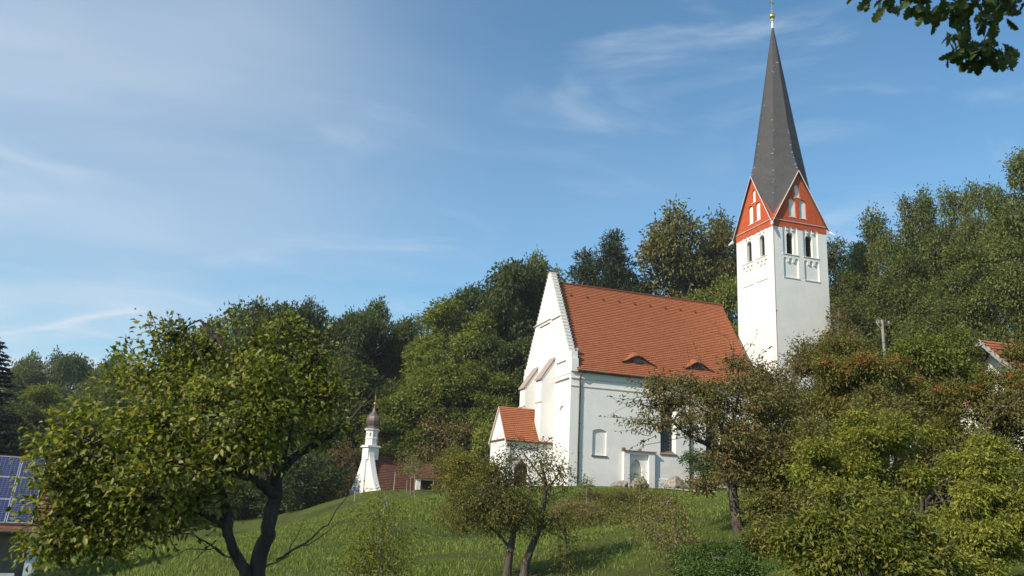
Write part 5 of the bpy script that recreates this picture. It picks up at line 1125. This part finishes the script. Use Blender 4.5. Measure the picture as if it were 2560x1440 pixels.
# oak whose lowest spray hangs into the top right corner; trunk and crown stand just outside the frame
def overhanging_oak():
    rng = np.random.default_rng(120); bx, by = 5.4, 1.2; g = gz(bx, by); root = empty('oak_tree', (bx, by, g)); org = np.array([bx, by, g]); w = Wood(); Y = 4.5
    tag(root, 'dark lobed oak spray hanging into the top right corner', 'oak tree')
    tr = limb((0, 0, -.3), (-.3, .2, 8.5), rng, .02, 9); w.tube(tr, .30, .10, 10)
    def pt(p): return at(p[0], p[1], Y+(p[2] if len(p) > 2 else 0))-org
    a0 = tr[5]; mid = pt((2700, -260)); b = np.array([a0, a0*.5+mid*.5+np.array([0, 0, .2]), mid, pt((2560, -120)), pt((2450, -60))]); w.tube(np.array([b[0], b[1], b[2], b[3], b[4]]), .09, .02, 7)
    c2 = np.array([b[3], pt((2500, -40)), pt((2490, 40)), pt((2460, 100))]); w.tube(c2, .012, .003, 5)
    c3 = np.array([b[4], pt((2380, -50)), pt((2300, -30)), pt((2230, -10))]); w.tube(c3, .012, .003, 5)
    P, D, N_, l = [], [], [], []
    def add(px, py, rx, ry, n, L=.108, dy=.18):
        p = np.stack([at(px+rx*x, py+ry*y, Y+dy*z)-org for x, y, z in rng.normal(0, .5, (n, 3))]); P.append(p); D.append(unit(rng.normal(0, .6, (n, 3))+np.array([-.1, 0, -.75]))); N_.append(rng.normal(0, .8, (n, 3))+np.array([0, -.35, .5])); l.append(L*rng.uniform(.7, 1.2, n))
    for q in ((2200, 0, 45, 25, 11), (2260, -10, 60, 25, 14), (2310, 15, 60, 28, 18), (2360, 20, 60, 32, 22), (2410, 30, 50, 30, 18), (2440, -10, 80, 30, 24), (2480, 30, 40, 30, 8), (2480, 60, 30, 25, 8), (2390, 95, 35, 22, 12), (2430, 110, 50, 28, 20), (2480, 120, 45, 30, 20), (2420, 135, 50, 20, 12), (2525, 125, 25, 18, 8), (2475, 145, 30, 18, 8), (2540, -30, 80, 40, 20)): add(*q)
    nvis = sum(len(x) for x in P)
    # crown of the tree above and behind, out of the picture: it shades the spray
    for i in range(26):
        c = np.array([1.6, 2.7, 4.6])-org+rng.normal(0, 1, 3)*np.array([.75, .65, .45]); c[2] = max(c[2], 3.55-g+.0); p = c+rng.normal(0, .22, (75, 3)); P.append(p); D.append(rng.normal(0, 1, (75, 3))); N_.append(rng.normal(0, .6, (75, 3))+np.array([-.4, -.4, .6])); l.append(.11*rng.uniform(.7, 1.2, 75))
    for i in range(60):
        d = unit(rng.normal(size=3)); c = np.array([-.2, -1.6, 8.2])+d*np.array([3.0, 2.4, 2.0])*rng.uniform(.5, 1); p = c+rng.normal(0, .35, (60, 3)); P.append(p); D.append(rng.normal(0, 1, (60, 3))); N_.append(rng.normal(0, .6, (60, 3))+np.array([0, 0, .7])); l.append(.13*rng.uniform(.7, 1.2, 60))
    w.build('trunk', M['bark'], root)
    P, D, N_, l = map(np.concatenate, (P, D, N_, l)); n = len(P); D = unit(D); S = unit(np.cross(D, N_)); Q = np.cross(S, D)
    # lobed oak outline: (along, half width)
    half = [(.0, .02), (.16, .10), (.24, .20), (.32, .13), (.42, .27), (.52, .17), (.64, .31), (.74, .19), (.86, .22), (.97, .10)]
    outline = [(t, h) for t, h in half] + [(1.02, 0)] + [(t, -h) for t, h in half[::-1]]; m = len(outline)
    V = np.stack([P]+[P+D*(t*l)[:, None]+S*(h*l)[:, None]+Q*((abs(h)*.35-.15*t*t)*l)[:, None] for t, h in outline]+[P+D*(.55*l)[:, None]-Q*(.04*l)[:, None]], 1); V = V[:, 1:]
    b = np.arange(n)[:, None]*(m+1); F = np.concatenate([b+np.array([[i, (i+1) % m, m]]) for i in range(m)])
    link('crown', fast_mesh('crown', V.reshape(-1, 3), [F], LM['twigoak']), root)
overhanging_oak()

# ------------------------------------------------------------------ grass
def grass_field(name, seed, n, box, hgt, wid, cols, keep, lean=.35, clump=None):
    rng = np.random.default_rng(seed); x0, x1, y0, y1 = box
    y = y0+(y1-y0)*rng.random(n)**.85; x = x0+(x1-x0)*rng.random(n); hw = .66*y+3; ok = (abs(x) < hw) & keep(x, y); x, y = x[ok], y[ok]
    nn = np.sin(x*.55+1.3*np.sin(y*.31))*np.sin(y*.5+1.7*np.sin(x*.27))+.5*np.sin(x*1.9+y*.7)*np.sin(y*1.6-x*.5)
    if clump is not None: ok = rng.random(len(x)) < np.clip(clump+(nn*.6), .12, 1); x, y, nn = x[ok], y[ok], nn[ok]
    z = ground(x, y)-.02; m = len(x); h = hgt*rng.uniform(.45, 1.3, m)*(1+.35*np.clip(nn, -1, 1)); h *= np.clip((70-y)/9, .22, 1); a = rng.uniform(0, 6.283, m); wd = wid*(.6+y/40)*rng.uniform(.7, 1.3, m)
    t = np.stack([np.cos(a), np.sin(a), np.zeros(m)], 1); ln = rng.normal(0, lean, (m, 3)); ln[:, 2] = 0; P = np.stack([x, y, z], 1); up = np.array([0, 0, 1.0])
    mid = P+(up*.6+ln*.3)*h[:, None]; tip = P+(up+ln)*h[:, None]
    V = np.stack([P-t*wd[:, None]/2, P+t*wd[:, None]/2, mid+t*wd[:, None]*.35, mid-t*wd[:, None]*.35, tip], 1).reshape(-1, 3); b = np.arange(m)[:, None]*5
    o = link(name, fast_mesh(name, V, [b+np.array([[0, 1, 2, 3]]), b+np.array([[3, 2, 4]])], leafmat(name+'_blades', cols, trans=.3, rough=.6, vary=0))); o['kind'] = 'stuff'
    return o
g1 = grass_field('grass', 201, 260000, (-45, 45, 17, 72), .14, .026, [(.054, .080, .013), (.080, .114, .018), (.108, .145, .024), (.145, .16, .036)], lambda x, y: ~((y > 71) & (x > 4)))
g2 = grass_field('dry_grass', 202, 40000, (-45, 40, 17, 68), .26, .018, [(.085, .085, .03), (.13, .115, .045), (.17, .145, .07)], lambda x, y: y > 0, lean=.45, clump=-.12)

def undergrowth():
    rng = np.random.default_rng(210); P = []
    for cx, cy, rx, ry, n in ((1500, 1262, 80, 22, 700), (1600, 1256, 70, 18, 500), (1540, 1300, 90, 24, 500), (1440, 1300, 60, 26, 600), (1200, 1300, 120, 40, 700), (1650, 1290, 40, 20, 400)):
        a = rng.uniform(0, 6.283, n); q = np.sqrt(rng.random(n)); px = cx+rx*q*np.cos(a); py = cy+ry*q*np.sin(a)
        lo, hi = np.full(n, 20.0), np.full(n, 66.0); d = np.array([ray(x, y) for x, y in zip(px, py)]); d = d/d[:, 1:2]
        for _ in range(22):
            m = (lo+hi)/2; under = d[:, 2]*m < ground(d[:, 0]*m, m); hi = np.where(under, m, hi); lo = np.where(under, lo, m)
        P.append(d*lo[:, None])
    P = np.concatenate(P); P = np.repeat(P, 9, 0); h = rng.random(len(P))**1.6*.55; P = P+np.stack([rng.normal(0, .16, len(P)), rng.normal(0, .16, len(P)), h], 1)
    D = unit(rng.normal(0, .6, P.shape)+np.array([0, 0, .5])); l = rng.uniform(.08, .20, len(P))
    o = link('undergrowth', leaf_mesh('undergrowth', P, D, rng.normal(0, .5, P.shape)+np.array([0, 0, .6]), l, l*.3, LM['willow'])); o['kind'] = 'stuff'
undergrowth()

# ------------------------------------------------------------------ thin autumn haze over the valley
def build_haze():
    o = MB().box((-420, -60, -14), (420, 420, 75)).build('haze', None)
    m = bpy.data.materials.new('haze_air'); m.use_nodes = True; nt = m.node_tree; nt.nodes.clear()
    out = nt.nodes.new('ShaderNodeOutputMaterial'); v = nt.nodes.new('ShaderNodeVolumePrincipled')
    v.inputs['Color'].default_value = (.82, .90, 1.0, 1); v.inputs['Density'].default_value = .0002; v.inputs['Anisotropy'].default_value = 0.0
    nt.links.new(v.outputs[0], out.inputs['Volume']); o.data.materials.append(m); o['kind'] = 'stuff'
build_haze()
